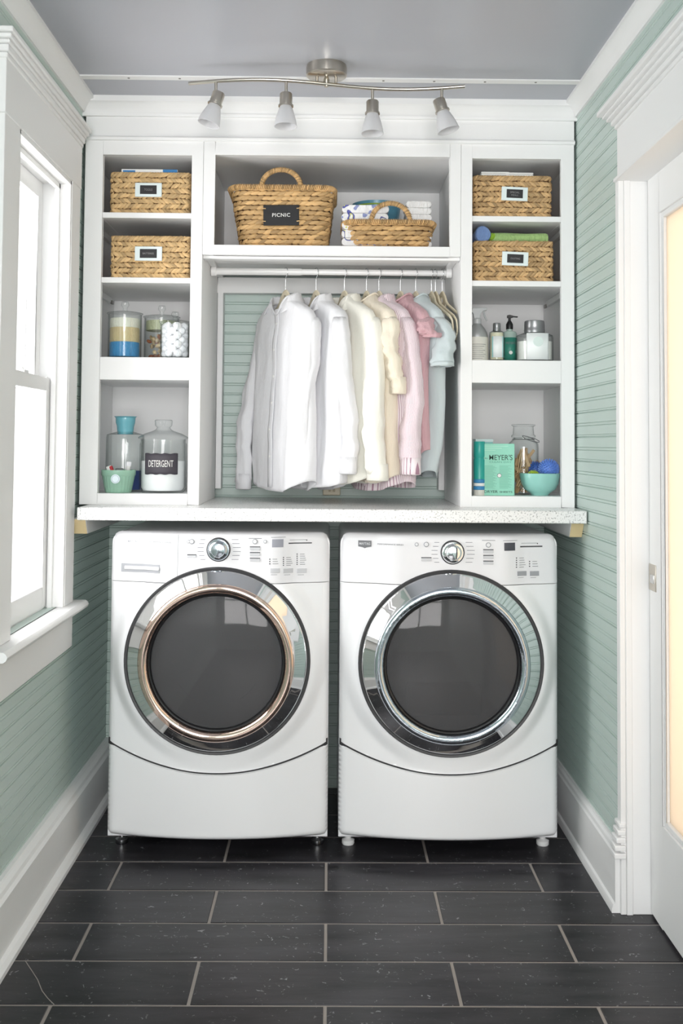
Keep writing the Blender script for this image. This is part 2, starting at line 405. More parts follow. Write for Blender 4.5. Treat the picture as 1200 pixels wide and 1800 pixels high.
# ------------------------------------------------------------------ window
win = struct(B(XL-.004, -.785, WY0-.125, WY0, WZ0, WZ1+.002).build('window_1', M['white'], bevel=.002), 'white framed sash window on the left')
def wpart(mb, name, **k): return mb.build(name, M[k.pop('m', 'white')], win, bevel=k.pop('bevel', .002), **k)
wpart(B(XL-.004, -.785, WY1, WY1+.102, WZ0, WZ1+.002), 'window_casing')
mb = MB(); mb.box(XL-.004, -.783, WY0-.13, WY1+.106, WZ1, 2.176)
wpart(mb, 'window_header')
mb = MB()
for (p, z0, z1) in ((.004, 2.172, 2.186), (.009, 2.186, 2.204), (.014, 2.204, 2.214), (.022, 2.214, 2.226), (.030, 2.226, 2.240)):
    mb.box(XL-.004, -.783+p*.75, WY0-.13-p, WY1+.106+p, z0, z1)
wpart(mb, 'window_cap', bevel=.0035)
mb = MB(); mb.prism([(XL-.004, .735), (-.755, .735), (-.748, .740), (-.745, .7475), (-.748, .755), (-.755, .76), (XL-.004, .76)], 'y', WY0-.150, WY1+.140)
mb.box(-.93, XL-.0045, WY0, WY1, .735, .7595)
wpart(mb, 'window_sill', bevel=0)
wpart(B(XL-.004, -.785, WY0-.10, WY1+.10, .625, .735), 'window_apron')
mb = MB()   # jambs and head lining
mb.box(-.93, -.787, WY1-.012, WY1+.002, WZ0, WZ1); mb.box(-.93, -.787, WY0-.002, WY0+.012, WZ0, WZ1); mb.box(-.93, -.787, WY0, WY1, WZ1-.012, WZ1+.002)
mb.box(-.832, -.818, WY1-.026, WY1-.010, WZ0, WZ1-.012); mb.box(-.832, -.818, WY0+.010, WY0+.026, WZ0, WZ1-.012); mb.box(-.832, -.818, WY0+.01, WY1-.01, WZ1-.028, WZ1-.012)
wpart(mb, 'window_jamb', bevel=.001)
def sash(x0, x1, z0, z1, bot, top, name):
    y0, y1, w = WY0+.014, WY1-.014, .045
    mb = MB(); mb.box(x0, x1, y0, y0+w, z0, z1); mb.box(x0, x1, y1-w, y1, z0, z1); mb.box(x0, x1, y0+w, y1-w, z0, z0+bot); mb.box(x0, x1, y0+w, y1-w, z1-top, z1)
    s_ = wpart(mb, name, bevel=.003)
    B((x0+x1)/2-.002, (x0+x1)/2+.002, y0+w-.005, y1-w+.005, z0+bot-.005, z1-top+.005).build('pane', M['pane'], s_, smooth=False)
    return s_
sash(-.868, -.836, .762, 1.44, .065, .040, 'lower_sash')
sash(-.902, -.870, 1.40, WZ1-.012, .040, .05, 'upper_sash')
mb = MB(); mb.box(-.870, -.835, 2.86, 2.90, 1.440, 1.448); mb.lathe([(0, .012), (.009, .010), (.012, 0)], (-.853, 2.88, 1.446), 12)
wpart(mb, 'sash_lock', bevel=.001)
# rear window added behind the camera, unseen, as the opening for the fill lamp
rw = MB(); 
for x0, x1, z0, z1 in ((-.66, -.6, .6, 2.2), (.6, .66, .6, 2.2), (-.6, .6, 2.15, 2.2), (-.66, .66, .6, .65), (-.02, .02, .65, 2.15), (-.6, .6, 1.38, 1.42)):
    rw.box(x0, x1, YR-.06, YR+.02, z0, z1)
struct(rw.build('added_rear_window', M['white'], bevel=.002), 'white framed rear window, added out of view for the fill light')

# ------------------------------------------------------------------ door on the right
door = struct(MB().box(.868, .908, DY0+.02, DY0+.11, .008, 1.985).box(.868, .908, DY1-.10-.012, DY1-.012, .008, 1.985).box(.868, .908, DY0+.11, DY1-.112, .008, .27).box(.868, .908, DY0+.11, DY1-.112, 1.87, 1.985)
              .build('door_1', M['white'], bevel=.002), 'white door with a cream frosted glass panel')
mb = MB()
for a, b_, c, d_ in ((DY0+.11, DY0+.125, .27, 1.87), (DY1-.127, DY1-.112, .27, 1.87)): mb.box(.873, .903, a, b_, c, d_)
mb.box(.873, .903, DY0+.125, DY1-.127, .27, .285); mb.box(.873, .903, DY0+.125, DY1-.127, 1.855, 1.87)
mb.build('glazing_bead', M['white'], door, bevel=.003)
B(.883, .893, DY0+.125, DY1-.127, .285, 1.855).build('frosted_pane', M['doorglass'], door, smooth=False)
mb = B(.8655, .869, DY1-.040-.034, DY1-.016, .865, .935)
mp_ = mb.build('mortise_plate', M['nickel'], door, bevel=.001, label='brushed metal latch plate')
MB().box(.8635, .8665, DY1-.062, DY1-.030, .885, .908).build('latch', M['hook'], mp_, bevel=.001)
# casing: post at the end of the wall, header and stepped cap
mb = MB(); mb.box(XR-.004, .803, DY1-.012, DY1+.02, 0, 1.988); mb.box(.803, .820, DY1-.016, DY1+.02, 0, 1.988); mb.box(.820, .935, DY1-.010, DY1+.02, 0, 1.988)
mb.box(.90, .935, DY0, DY1, 1.97, 1.99)
casing = struct(mb.build('trim_4', M['white'], bevel=.002), 'white door casing beside the right wall')
mb = MB(); mb.box(.788, .935, DY0-.1, DY1, 1.988, 2.128); mb.box(.779, .935, DY0-.11, DY1+.008, 1.980, 1.990)
mb.build('header_board', M['white'], casing, bevel=.002)
mb = MB()
for (p, z0, z1) in ((.006, 2.126, 2.138), (.014, 2.138, 2.152), (.024, 2.152, 2.162), (.033, 2.162, 2.172), (.045, 2.172, 2.187)):
    mb.box(.788-p, .80, DY0-.1-p, DY1+p, z0, z1)
mb.build('header_cap', M['white'], casing, bevel=.003)
mb = MB()
for i, (z0, z1, p) in enumerate(((.150, .165, .020), (.170, .185, .018), (.190, .205, .014), (.210, .224, .010), (.229, .242, .006))):
    mb.box(.792-p-.004, .80, DY1-.016-p*.4, DY1+.03, z0, z1)
mb.build('base_cap', M['white'], casing, bevel=.003)
mb = B(.80, .935, DY0-.1, DY0, 0, 1.99); mb.build('near_post', M['white'], casing, bevel=.002)
mb = B(.935, .96, DY0-.1, DY1+.02, 1.99, 2.128); mb.box(.935, .96, DY0-.1, DY0+.02, 0, 1.99); mb.box(.935, .96, DY1-.02, DY1+.02, 0, 1.99); mb.build('outer_frame', M['white'], casing)

# ------------------------------------------------------------------ cupboard unit
ZT = 1.052
def part(parent, name, *boxes, m='shelf', bevel=.0015):
    mb = MB()
    for b_ in boxes: mb.box(*b_)
    return mb.build(name, M[m], parent, bevel=bevel)
def tower(x0, x1, o0, o1, side, label):
    """x0..x1 outer width; o0..o1 opening; side=-1 outer side is the left"""
    t = thing('shelf_tower', ((x0+x1)/2, 3.6, ZT), label, 'shelving')
    L0 = Vector(t.location)
    def pp(name, *bs, **k):
        return part(t, name, *[(a-L0.x, b-L0.x, c-L0.y, d-L0.y, e-L0.z, f-L0.z) for a, b, c, d, e, f in bs], **k)
    fy0, fy1 = YC, YC+.02
    pp('face_frame', (x0, o0, fy0, fy1, ZT, 2.228), (o1, x1, fy0, fy1, ZT, 2.228), (o0, o1, fy0, fy1, 2.177, 2.228), (o0, o1, fy0, fy1, 1.450, 1.523), (o0, o1, fy0, fy1, ZT, 1.088))
    i0 = x0+.008 if side < 0 else x0+.018; i1 = x1-.018 if side < 0 else x1-.008
    pp('side_panel', (x0, i0, fy1, 3.80, ZT, 2.228)); pp('side_panel', (i1, x1, fy1, 3.80, ZT, 2.228))
    pp('back_panel', (i0, i1, 3.785, 3.80, ZT, 2.228)); pp('top_panel', (i0, i1, fy1, 3.785, 2.177, 2.195))
    pp('bottom_panel', (i0, i1, fy1, 3.785, ZT+.018, 1.088))
    pp('fixed_shelf', (i0, i1, fy1, 3.785, 1.505, 1.523), (i0, i1, fy1, 3.785, 1.450, 1.468))
    for z in (1.99, 1.78):
        s_ = pp('shelf', (o0 - (.0 if side < 0 else 0), o1, YC+.002, 3.785, z-.018, z), (i0+.001, o0, fy1+.002, 3.785, z-.018, z), (o1, i1-.001, fy1+.002, 3.785, z-.018, z))
        xs = i0 if side < 0 else i1-.012
        c_ = pp('shelf_cleat', (xs, xs+.012, fy1+.01, 3.70, z-.038, z-.018))
        xx = xs+.012 if side < 0 else xs-.004
        mbb = B(xx-.002-L0.x, xx+.006-L0.x, 3.675-L0.y, 3.700-L0.y, z-.042-L0.z, z-.030-L0.z); mbb.build('cleat_screw', M['screw'], t, bevel=.001)
    return t
tower(-.795, -.414, -.737, -.450, -1, 'white painted shelf tower on the left, above the washer')
tower(.418, .784, .454, .742, 1, 'white painted shelf tower on the right, above the dryer')
t = thing('open_cubby', (0, 3.6, ZT), 'white open cubby between the shelf towers, over the clothes rod', 'shelving')
def cp(name, *bs, **k): return part(t, name, *[(a, b, c-3.6, d-3.6, e-ZT, f-ZT) for a, b, c, d, e, f in bs], **k)
cp('face_frame', (-.4135, -.377, YC, YC+.02, 1.856, 2.228), (.382, .4175, YC, YC+.02, 1.856, 2.228), (-.377, .382, YC, YC+.02, 2.180, 2.228), (-.377, .382, YC, YC+.02, 1.856, 1.888))
cp('side_panel', (-.4135, -.395, YC+.02, 3.845, 1.856, 2.228)); cp('side_panel', (.399, .4175, YC+.02, 3.845, 1.856, 2.228))
cp('top_panel', (-.395, .399, YC+.02, 3.83, 2.180, 2.198)); cp('shelf', (-.395, .399, YC+.02, 3.83, 1.868, 1.888)); cp('back_panel', (-.395, .399, 3.83, 3.845, 1.868, 2.228))
cp('light_valance', (-.4135, .4175, YC+.02, YC+.06, 1.846, 1.868))
# trim in the clothes niche
mb = MB(); mb.box(-.4135, -.392, 3.80, 3.858, 1.085, 1.80); mb.box(.396, .4175, 3.80, 3.858, 1.085, 1.80); mb.box(-.4135, .4175, 3.80, 3.858, 1.80, 1.856)
struct(mb.build('trim_5', M['white'], bevel=.002), 'white trim framing the green niche wall')
mb = MB(); mb.box(-.4135, -.405, 3.80, 3.855, ZT, 1.085)
# frieze with ledge and crown over the cupboards
mb = MB(); mb.box(-.795, .785, YC+.004, YC+.024, 2.226, ZC)
mb.prism([(YC+.004, 2.222), (YC-.008, 2.224), (YC-.010, 2.232), (YC-.004, 2.238), (YC+.004, 2.240)], 'x', -.797, .785)
struct(mb.build('trim_6', M['white'], angle=25), 'white frieze board over the shelves')
mb = MB(); P_ = [(0, 0), (.010, 0), (.012, .008), (.006, .010), (.010, .020), (.022, .036), (.028, .040), (.034, .042), (.034, .060), (0, .060)]
mb.prism([(YC+.004-d, ZC-.060+z) for d, z in P_], 'x', XL, XR)
struct(mb.build('trim_7', M['white'], angle=25), 'white crown moulding over the shelves')

# worktop and its wall cleats
mb = B(-.766, .787, 3.195, 3.855, 1.013, ZT)
wt = tag(mb.build('worktop', M['quartz'], bevel=.003), 'pale speckled quartz worktop over the washer and dryer', 'countertop')
for sgn, xa, xb, lb in ((-1, -.803, -.752, 'white painted support rail with raw wood end under the left end of worktop'), (1, .752, XR, 'white painted support rail with raw wood end under the right end of worktop')):
    mb = MB(); mb.prism([(3.282, .965), (3.252, 1.012), (3.85, 1.012), (3.85, .965)], 'x', xa, xb)
    o = tag(mb.build('support_rail', M['shelf'], bevel=.001, origin=((xa+xb)/2, 3.5, .99)), lb, 'support rail', 'worktop support rails')
    n_ = .965; mb = MB(); x_ = (xa+xb)/2
    mb.prism([(3.2817-3.5, .965-.99), (3.2517-3.5, 1.012-.99), (3.249-3.5, 1.012-.99), (3.279-3.5, .965-.99)], 'x', xa-x_+.001, xb-x_-.001)
    mb.build('wood_end', M['woodend'], o, smooth=False, label='raw wood end')
# outlet box at the back of the worktop
p0 = at(567, 880, 3.84); p1 = at(598, 853, 3.84)
o = thing('power_outlet', ((p0.x+p1.x)/2, 3.858, (1.062+p1.z)/2), 'beige wall outlet just above the worktop, under the hanging shirts', 'outlet')
hw = (p1.x-p0.x)/2; hz = (p1.z-1.062)/2
B(-hw, hw, -.022, 0, -hz, hz).build('cover_plate', M['outlet'], o, bevel=.003)
mb = MB(); mb.box(-hw*.35, -hw*.05, -.024, -.021, -hz*.3, hz*.45); mb.box(hw*.1, hw*.4, -.024, -.021, -hz*.3, hz*.45); mb.build('socket', M['hanger'], o, bevel=.001)

# ------------------------------------------------------------------ washer and dryer
HW, ZS, ZTOP = .337, .338, .972
BUL = .05
def machine(kind, cx):
    washer = kind == 'washer'
    lab = ('white front-loading washer on the left with dispenser drawer and chrome door ring tinted with a warm reflection' if washer
           else 'white front-loading dryer on the right with dark brand badge and smoked door')
    R_ = thing('washing_machine' if washer else 'clothes_dryer', (cx, 3.245, 0), lab, 'washing machine' if washer else 'dryer')
    zc = .594 if washer else .590
    def seam(x): return ZS + .002 - .083*(1-(x/HW)**2)
    def fy(x, z):
        c = -BUL*(1-(x/HW)**2)
        ex = max(0, (abs(x)-(HW-.022))/.022); c += .02*(1-sqrt(max(0, 1-min(1, ex)**2)))
        r = sqrt(x*x+(z-zc)**2); k = 1 - min(1, max(0, (r-.283)/.05)); k = k*k*(3-2*k)
        return c*(1-k) + (-.052)*k
    # cabinet shell
    mb = MB(); n = 14
    outline = []
    xo, z0, z1, r = HW, .045, ZTOP, .03
    for (ccx, ccz, a0) in ((xo-r, z1-r, 0), (-xo+r, z1-r, 90)):
        for i in range(7): a = radians(a0+i*15); outline.append((ccx+r*cos(a), ccz+r*sin(a)))
    outline += [(-xo, z0), (xo, z0)]
    mb.prism(outline, 'y', .02, .60)
    mb.build('cabinet', M['wash'], R_, angle=40, bevel=.002)
    # front panel around the door
    def g1(a, b):
        x = -HW + 2*HW*a; zb = seam(x)+.0015; z = zb + (.8245-zb)*b; return (x, fy(x, z), z)
    mb = MB(); mb.grid(g1, 96, 90, skip=lambda a, b: sqrt((-HW+2*HW*a)**2 + ((seam(-HW+2*HW*a)+(.8245-seam(-HW+2*HW*a))*b)-zc)**2) < .235)
    for s_ in (-1, 1): mb.grid(lambda a, b, s_=s_: (s_*HW, fy(HW, 0)*(1-a)+.03*a, ZS+(.8245-ZS)*b), 1, 1)
    mb.grid(lambda a, b: (-HW+2*HW*a, fy(-HW+2*HW*a, .3)+b*.03, seam(-HW+2*HW*a)+.0015), 40, 1)
    mb.build('front_panel', M['wash'], R_, angle=50)
    # control panel, its top edge rolled back; top corners rounded
    def g2(a, b):
        x = -HW + 2*HW*a; e = max(0, (abs(x)-(HW-.03))/.03); ztop = ZTOP - .03*(1-sqrt(max(0, 1-min(1, e)**2)))
        z = .8265 + (ztop-.8265)*min(1, b/.86); y = fy(x, .83) - .002
        tb = (z-.8265)/.145; y += .010*tb
        if b > .86: t_ = (b-.86)/.14; y = y + t_*(.035-y); z = ztop + .004*sin(pi*min(1, t_*2)/2) if t_ < .5 else ztop+.004
        y_edge = .012*max(0, (min(1, b/.86)-.88)/.12)**2 if b <= .86 else .012*(1-(b-.86)/.14)
        return (x, y+y_edge, z)
    mb = MB(); mb.grid(g2, 72, 44, skip=lambda a, b: (-HW+2*HW*a)**2 + ((.8265+(ZTOP-.8265)*min(1, b/.86))-zc)**2 < .255**2)
    for s_ in (-1, 1): mb.grid(lambda a, b, s_=s_: (s_*HW, (fy(HW, 0)+.012*b)*(1-a)+.03*a, .8265+(ZTOP-.03-.8265)*b), 1, 6)
    cpn = mb.build('control_panel', M['washp'], R_, angle=50)
    # lower access panel
    def g3(a, b):
        x = -HW + 2*HW*a; zb = .056; zt = seam(x)-.0035; z = zb+(zt-zb)*b
        y = -BUL*(1-(x/HW)**2); ex = max(0, (abs(x)-(HW-.022))/.022); y += .02*(1-sqrt(max(0, 1-min(1, ex)**2)))
        y += .008*max(0, (b-.97)/.03)**2 + .014*max(0, (.06-b)/.06)**2
        return (x, y, z)
    mb = MB(); mb.grid(g3, 60, 40)
    mb.grid(lambda a, b: (-HW+2*HW*a, g3(a, 0)[1]*(1-b)+.04*b, .056), 60, 1); mb.grid(lambda a, b: (-HW+2*HW*a, g3(a, 1)[1]*(1-b)+.03*b, g3(a, 1)[2]), 60, 1)
    for s_ in (0, 1): mb.grid(lambda a, b, s_=s_: ((-HW, HW)[s_], g3(s_, b)[1]*(1-a)+.03*a, g3(s_, b)[2]), 1, 20)
    mb.build('lower_panel', M['wash'], R_, angle=50)
    # gap behind seams
    mb = MB(); mb.grid(lambda a, b: (-HW*.995+2*HW*.995*a, -BUL*(1-(.995*(2*a-1))**2)+.006, seam(-HW+2*HW*a)-.010+b*.02), 40, 1)
    mb.build('seam', M['darkgap'], R_, solid=.001)
    for x_ in (-.305, .305):
        mb = MB(); mb.lathe([(0, 0), (.018, 0), (.020, .004), (.020, .014), (.012, .018), (.009, .02), (.009, .055), (0, .055)], (x_, .085, 0), 16);
        mb.build('foot', M['hook' if washer else 'rod'], R_)
        mb = MB(); mb.lathe([(0, 0), (.018, 0), (.020, .004), (.020, .014), (.012, .018), (.009, .02), (.009, .055), (0, .055)], (x_, .50, 0), 16)
        mb.build('foot', M['hook' if washer else 'rod'], R_)
    # ---- door : built about the axis -Y
    RX = Matrix(((1, 0, 0), (0, 0, -1), (0, 1, 0)))       # z of the profile -> -y
    C_ = Vector((0, 0, zc))
    dr = MB(); dr.lathe([(.274, .042), (.281, .046), (.2815, .056), (.278, .061), (.273, .060), (.2715, .050), (.274, .042)], C_, 96, RX)
    drim = dr.build('door_rim', M['gasket'], R_)
    mb = MB(); mb.lathe([(.2730, .045), (.2730, .058), (.2725, .0605), (.266, .066), (.252, .076), (.240, .0860), (.234, .0905)], C_, 128, RX)
    mb.build('chrome_ring', M['chrome'], R_, angle=60)
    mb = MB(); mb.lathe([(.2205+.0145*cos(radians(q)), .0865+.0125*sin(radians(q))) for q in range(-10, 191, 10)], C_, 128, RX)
    mb.build('inner_ring', M['chrome_refl' if washer else 'chromeb'], R_, angle=60, label='chrome inner ring with a warm reflection painted in' if washer else None)
    mb = MB(); mb.lathe([(.2063, .070), (.2063, .083), (.203, .085), (.199, .083), (.196, .075)], C_, 96, RX); mb.build('door_gasket', M['black'], R_)
    mb = MB(); mb.lathe([(0, .088), (.05, .0873), (.10, .085), (.14, .0815), (.17, .0785), (.199, .074), (.199, .071), (.17, .0755), (.14, .0785), (.10, .082), (.05, .0843), (0, .085)], C_, 96, RX)
    mb.build('door_glass', M['smoke'], R_, angle=60)
    # drum behind the glass
    mb = MB(); mb.lathe([(.2, .055), (.215, .0), (.23, -.08), (.23, -.40), (.12, -.42), (.05, -.39), (0, -.39)], C_, 64, RX)
    dm = mb.build('drum', M['drum'], R_, angle=60)
    if washer:
        for i in range(3):
            mb = MB(); a = radians(100+120*i); Mt = Matrix.Translation(C_) @ Matrix.Rotation(a, 4, 'Y')
            mb.box(-.02, .02, .08, .38, -.232, -.18, Mt); mb.build('drum_fin', M['drum'], R_, bevel=.012)
        for a0, a1 in ((118, 150), (30, 62)):
            mb = MB(); mb.tube([C_+Vector((.135*cos(radians(-a)), -.072+.02, .135*sin(radians(-a)))) for a in [a0+(a1-a0)*i/10 for i in range(11)]], .0012, 6); mb.build('gasket_line', M['chrome'], R_)
    else:
        mb = B(-.13, .10, .0-.03, .16, zc-.165, zc-.075); mb.build('lint_housing', M['black'], R_, bevel=.01)
    # ---- controls, placed on the curved console face
    def fp(u, v):
        p = at(u, v, 3.2); x = p.x - cx; y = fy(x, .83)-.002+.010*((p.z-.8265)/.145)
        p = at(u, v, 3.245+y); x = p.x-cx; y = fy(x, .83)-.002+.010*((p.z-.8265)/.145)
        return Vector((p.x-cx, y, p.z))
    def plate(mb, u0, u1, v0, v1, th=.002, sink=.002):
        n = max(1, int(abs(u1-u0)/2.5)); vs = []
        vm = (v0+v1)/2; za = fp((u0+u1)/2, v0); zb = fp((u0+u1)/2, v1)
        for i in range(n+1):
            p = fp(u0+(u1-u0)*i/n, vm)
            for z, dy in ((za.z, za.y-(za.y+zb.y)/2), (zb.z, zb.y-(za.y+zb.y)/2)):
                vs.append((p.x, p.y+dy-th, z)); vs.append((p.x, p.y+dy+sink, z))
        fs = [(0, 1, 3, 2), (4*n, 4*n+2, 4*n+3, 4*n+1)]
        for i in range(n):
            a = 4*i; b_ = a+4; fs += [(a, a+2, b_+2, b_), (a+1, b_+1, b_+3, a+3), (a, b_, b_+1, a+1), (a+2, a+3, b_+3, b_+2)]
        return mb.add(vs, fs)
    du = (0, 0)
    def disc(mb, u, v, r, th=.002):
        c_ = fp(u, v); mb.lathe([(0, th), (r*.85, th), (r, th*.7), (r, -.002)], c_, 24, RX); return mb
    if washer:
        K = (384, 966); small = [(331, 952, .005), (337, 952, .008), (448, 952, .008), (466, 952, .0055)]
        bars = [(329, 345, 976, 980)] ; disp = (478, 498, 948, 962); slot = (507, 548, 953.5, 955.5)
        btn3 = [(439, 457, v, v+5) for v in (962, 972, 982)]; btn = [(475, 492, 999, 1007), (498, 515, 999, 1007), (522, 539, 999, 1007)]
        leds = [(474, 983, 3, 4), (498, 980, 5, 3.4), (522, 974, 6, 3.6)]
    else:
        K = (795, 971); small = [(732, 957, .006), (749, 957, .008), (858, 958, .008)]
        bars = [(740, 758, 981, 986)]; disp = (886, 905, 954, 968); slot = (914, 953, 959.5, 961.8)
        btn3 = [(849, 867, v, v+5) for v in (967, 977, 987)]; btn = [(909, 925, 1004, 1012), (931, 947, 1004, 1012)]
        leds = [(907.5, 981, 5, 4), (930.5, 987, 3, 4.2)]
    c_ = fp(*K)
    mb = MB(); mb.lathe([(.0365, -.004), (.0365, .003), (.033, .005)], c_, 48, RX); kb = mb.build('knob_bezel', M['gasket'], R_)
    mb = MB(); mb.lathe([(.0325, -.002), (.0330, .006), (.031, .009), (.026, .010), (.0235, .012), (.022, .022), (.020, .026), (.012, .028), (0, .0285)], c_, 48, RX); kn = mb.build('program_knob', M['chrome' if not washer else 'chromeb'], R_)
    for u, v, r in small:
        rb_ = disc(MB(), u, v, r, .0025).build('round_button', M['btnd'], R_); disc(MB(), u, v, r*.72, .0035).build('button_cap', M['washp'], rb_)
    for q in btn3+bars:
        ob = plate(MB(), *q, th=.003).build('option_button', M['btn'], R_, bevel=.0008)
        plate(MB(), q[0], q[1], q[2]-1.6, q[2], th=.0012).build('button_line', M['printd'], ob, smooth=False)
    for q in btn: mb = MB(); plate(mb, *q, th=.003); mb.build('function_button', M['btn' if washer else 'btnd'], R_, bevel=.0008)
    mb = MB(); plate(mb, *disp, th=.0012); mb.build('display', M['lcd' if washer else 'lcdd'], R_, smooth=False)
    plate(MB(), *slot, th=.0006).build('progress_line', M['printd'], R_, smooth=False)
    for u, v, n_, dv in leds:
        for i in range(n_): disc(MB(), u, v+dv*i, .0019, .0012).build('indicator_light', M['printd'], R_)
    disc(MB(), slot[0]+(slot[1]-slot[0])*.78, slot[2]-4, .0017, .001).build('indicator_light', M['printd'], R_)
    def caption(*q): plate(MB(), *q, th=.0004).build('caption', M['print'], R_, smooth=False)   # fine print, illegible in the photo
    for u, v, n_, dv in leds:
        for i in range(n_): caption(u+5, u+13+((i*5) % 4), v+dv*i-.5, v+dv*i+.4)
    for i in range(6):
        caption(K[0]-38+abs(i-2.5)*2.5, K[0]-27+abs(i-2.5)*1.5, K[1]-18+7*i, K[1]-17.2+7*i); caption(K[0]+26-abs(i-2.5)*1.2, K[0]+40-abs(i-2.5)*2, K[1]-18+7*i, K[1]-17.2+7*i)
    caption(disp[0]-2, disp[1]+4, disp[2]-4, disp[2]-3.4); caption(slot[0]+2, slot[1]-8, slot[2]-5, slot[2]-4.3)
    caption(btn3[0][0]-2, btn3[0][1]+3, 946 if washer else 949.5, 946.7 if washer else 950.2)
    for q in btn: caption(q[0]+1, q[1]-5, q[3]+3, q[3]+3.6)
    # badge : shield with lettering
    bc = (234, 952) if washer else (641, 956)
    a = fp(*bc); an = atan2(fp(bc[0]+8, bc[1]).y-fp(bc[0]-8, bc[1]).y, fp(bc[0]+8, bc[1]).x-fp(bc[0]-8, bc[1]).x)
    Mr = Matrix.Rotation(an, 3, 'Z'); w, h = .0205, .0105
    pts = [(-w, h), (w, h), (w, -h*.75), (w*.3, -h*1.0), (0, -h*1.25), (-w*.3, -h*1.0), (-w, -h*.75)]
    vs = [Mr @ Vector((x, -.0015, z)) + a for x, z in pts] + [Mr @ Vector((x, .002, z)) + a for x, z in pts]; n = 7
    mb = MB().add(vs, [tuple(range(n)), tuple(range(n, 2*n))[::-1]] + [(i, (i+1) % n, n+(i+1) % n, n+i) for i in range(n)])
    bd = mb.build('badge', M['badgew' if washer else 'badge'], R_, smooth=False)
    mb = text('MAYTAG', .034, a + Mr @ Vector((0, -.0015, .001)), h=.0075, M=Mr.to_4x4(), bold=.01); mb.build('lettering', M['btnd' if washer else 'badgew'], bd, smooth=False)
    a2 = fp(bc[0]+45, bc[1]+1); an2 = atan2(fp(bc[0]+60, bc[1]).y-fp(bc[0]+30, bc[1]).y, fp(bc[0]+60, bc[1]).x-fp(bc[0]+30, bc[1]).x)
    mb = text('PERFORMANCE SERIES', .082, a2 + Vector((0, -.0004, 0)), h=.0042, M=Matrix.Rotation(an2, 4, 'Z')); mb.build('series_lettering', M['btnd' if washer else 'print'], R_, smooth=False)
    if washer:      # dispenser drawer handle recess
        mb = MB(); plate(mb, 213, 281, 991, 1006, th=.0015); dd = mb.build('dispenser_drawer', M['btnd'], R_, bevel=.001)
        mb = MB(); plate(mb, 219, 280, 995, 1001, th=.0075); mb.build('drawer_grip', M['washp'], dd, bevel=.002)
        mb = MB(); plate(mb, 312, 312.8, 940, 1015, th=.0003)
        mb.build('drawer_seam', M['btnd'], R_, smooth=False)
    return R_
machine('washer', -.334)
machine('dryer', .373)

# ------------------------------------------------------------------ baskets
def leaf(mb, c, d, nrm, ln, wd, th):
    d = d.normalized(); nrm = nrm.normalized(); s = nrm.cross(d).normalized()
    st = [(-1, .12), (-.55, .78), (0, 1), (.55, .78), (1, .12)]; K = 6; vs = []
    for (t, r) in st:
        for k in range(K):
            a = 2*pi*k/K; vs.append(c + d*(t*ln/2) + s*(cos(a)*r*wd/2) + nrm*(sin(a)*r*th/2 + .0015*(1-t*t)))
    fs = [(i*K+k, i*K+(k+1) % K, (i+1)*K+(k+1) % K, (i+1)*K+k) for i in range(4) for k in range(K)]
    fs += [tuple(range(K))[::-1], tuple(range(4*K, 5*K))]
    mb.add(vs, fs)
def rrect(hx, hy, r, step):
    """points and tangents around a rounded rectangle at even spacing"""
    seg = [(Vector((-hx+r, -hy)), Vector((hx-r, -hy))), (Vector((hx, -hy+r)), Vector((hx, hy-r))), (Vector((hx-r, hy)), Vector((-hx+r, hy))), (Vector((-hx, hy-r)), Vector((-hx, -hy+r)))]
    pts = []; cs = [Vector((hx-r, -hy+r)), Vector((hx-r, hy-r)), Vector((-hx+r, hy-r)), Vector((-hx+r, -hy+r))]
    for i, (a, b_) in enumerate(seg):
        for k in range(12): pts.append(a.lerp(b_, k/12))
        a0 = -90+90*i
        for k in range(6): an = radians(a0+15*k); pts.append(cs[i]+Vector((cos(an), sin(an)))*r)
    L_ = [0]; n = len(pts)
    for i in range(n): L_.append(L_[-1]+(pts[(i+1) % n]-pts[i]).length)
    N_ = max(8, round(L_[-1]/step)); out = []; j = 0
    for q in range(N_):
        s_ = L_[-1]*q/N_
        while L_[j+1] < s_: j += 1
        t_ = (s_-L_[j])/max(1e-9, L_[j+1]-L_[j]); p = pts[j].lerp(pts[(j+1) % n], t_); tg = (pts[(j+1) % n]-pts[j]).normalized()
        out.append((p, tg))
    return out
def liner(hx0, hy0, hx1, hy1, h, t=.006, rc=.03, sh=0):
    """open tapered box with rounded corners"""
    mb = MB(); rings = []
    for hx, hy, z, dx in ((hx0, hy0, .002, 0), (hx1, hy1, h, sh), (hx1-t, hy1-t, h, sh), (hx0-t, hy0-t, .002+t, 0)):
        r = []
        for cx, cy, a0 in ((hx-rc, -hy+rc, -90), (hx-rc, hy-rc, 0), (-hx+rc, hy-rc, 90), (-hx+rc, -hy+rc, 180)):
            for k in range(6): an = radians(a0+18*k); r.append((cx+rc*cos(an)+dx, cy+rc*sin(an), z))
        rings.append(r)
    n = 24; vs = [p for r in rings for p in r]; fs = [tuple(range(n))[::-1], tuple(range(3*n, 4*n))]
    for k in range(3):
        for i in range(n): fs.append((k*n+i, k*n+(i+1) % n, (k+1)*n+(i+1) % n, (k+1)*n+i))
    return mb.add(vs, fs)
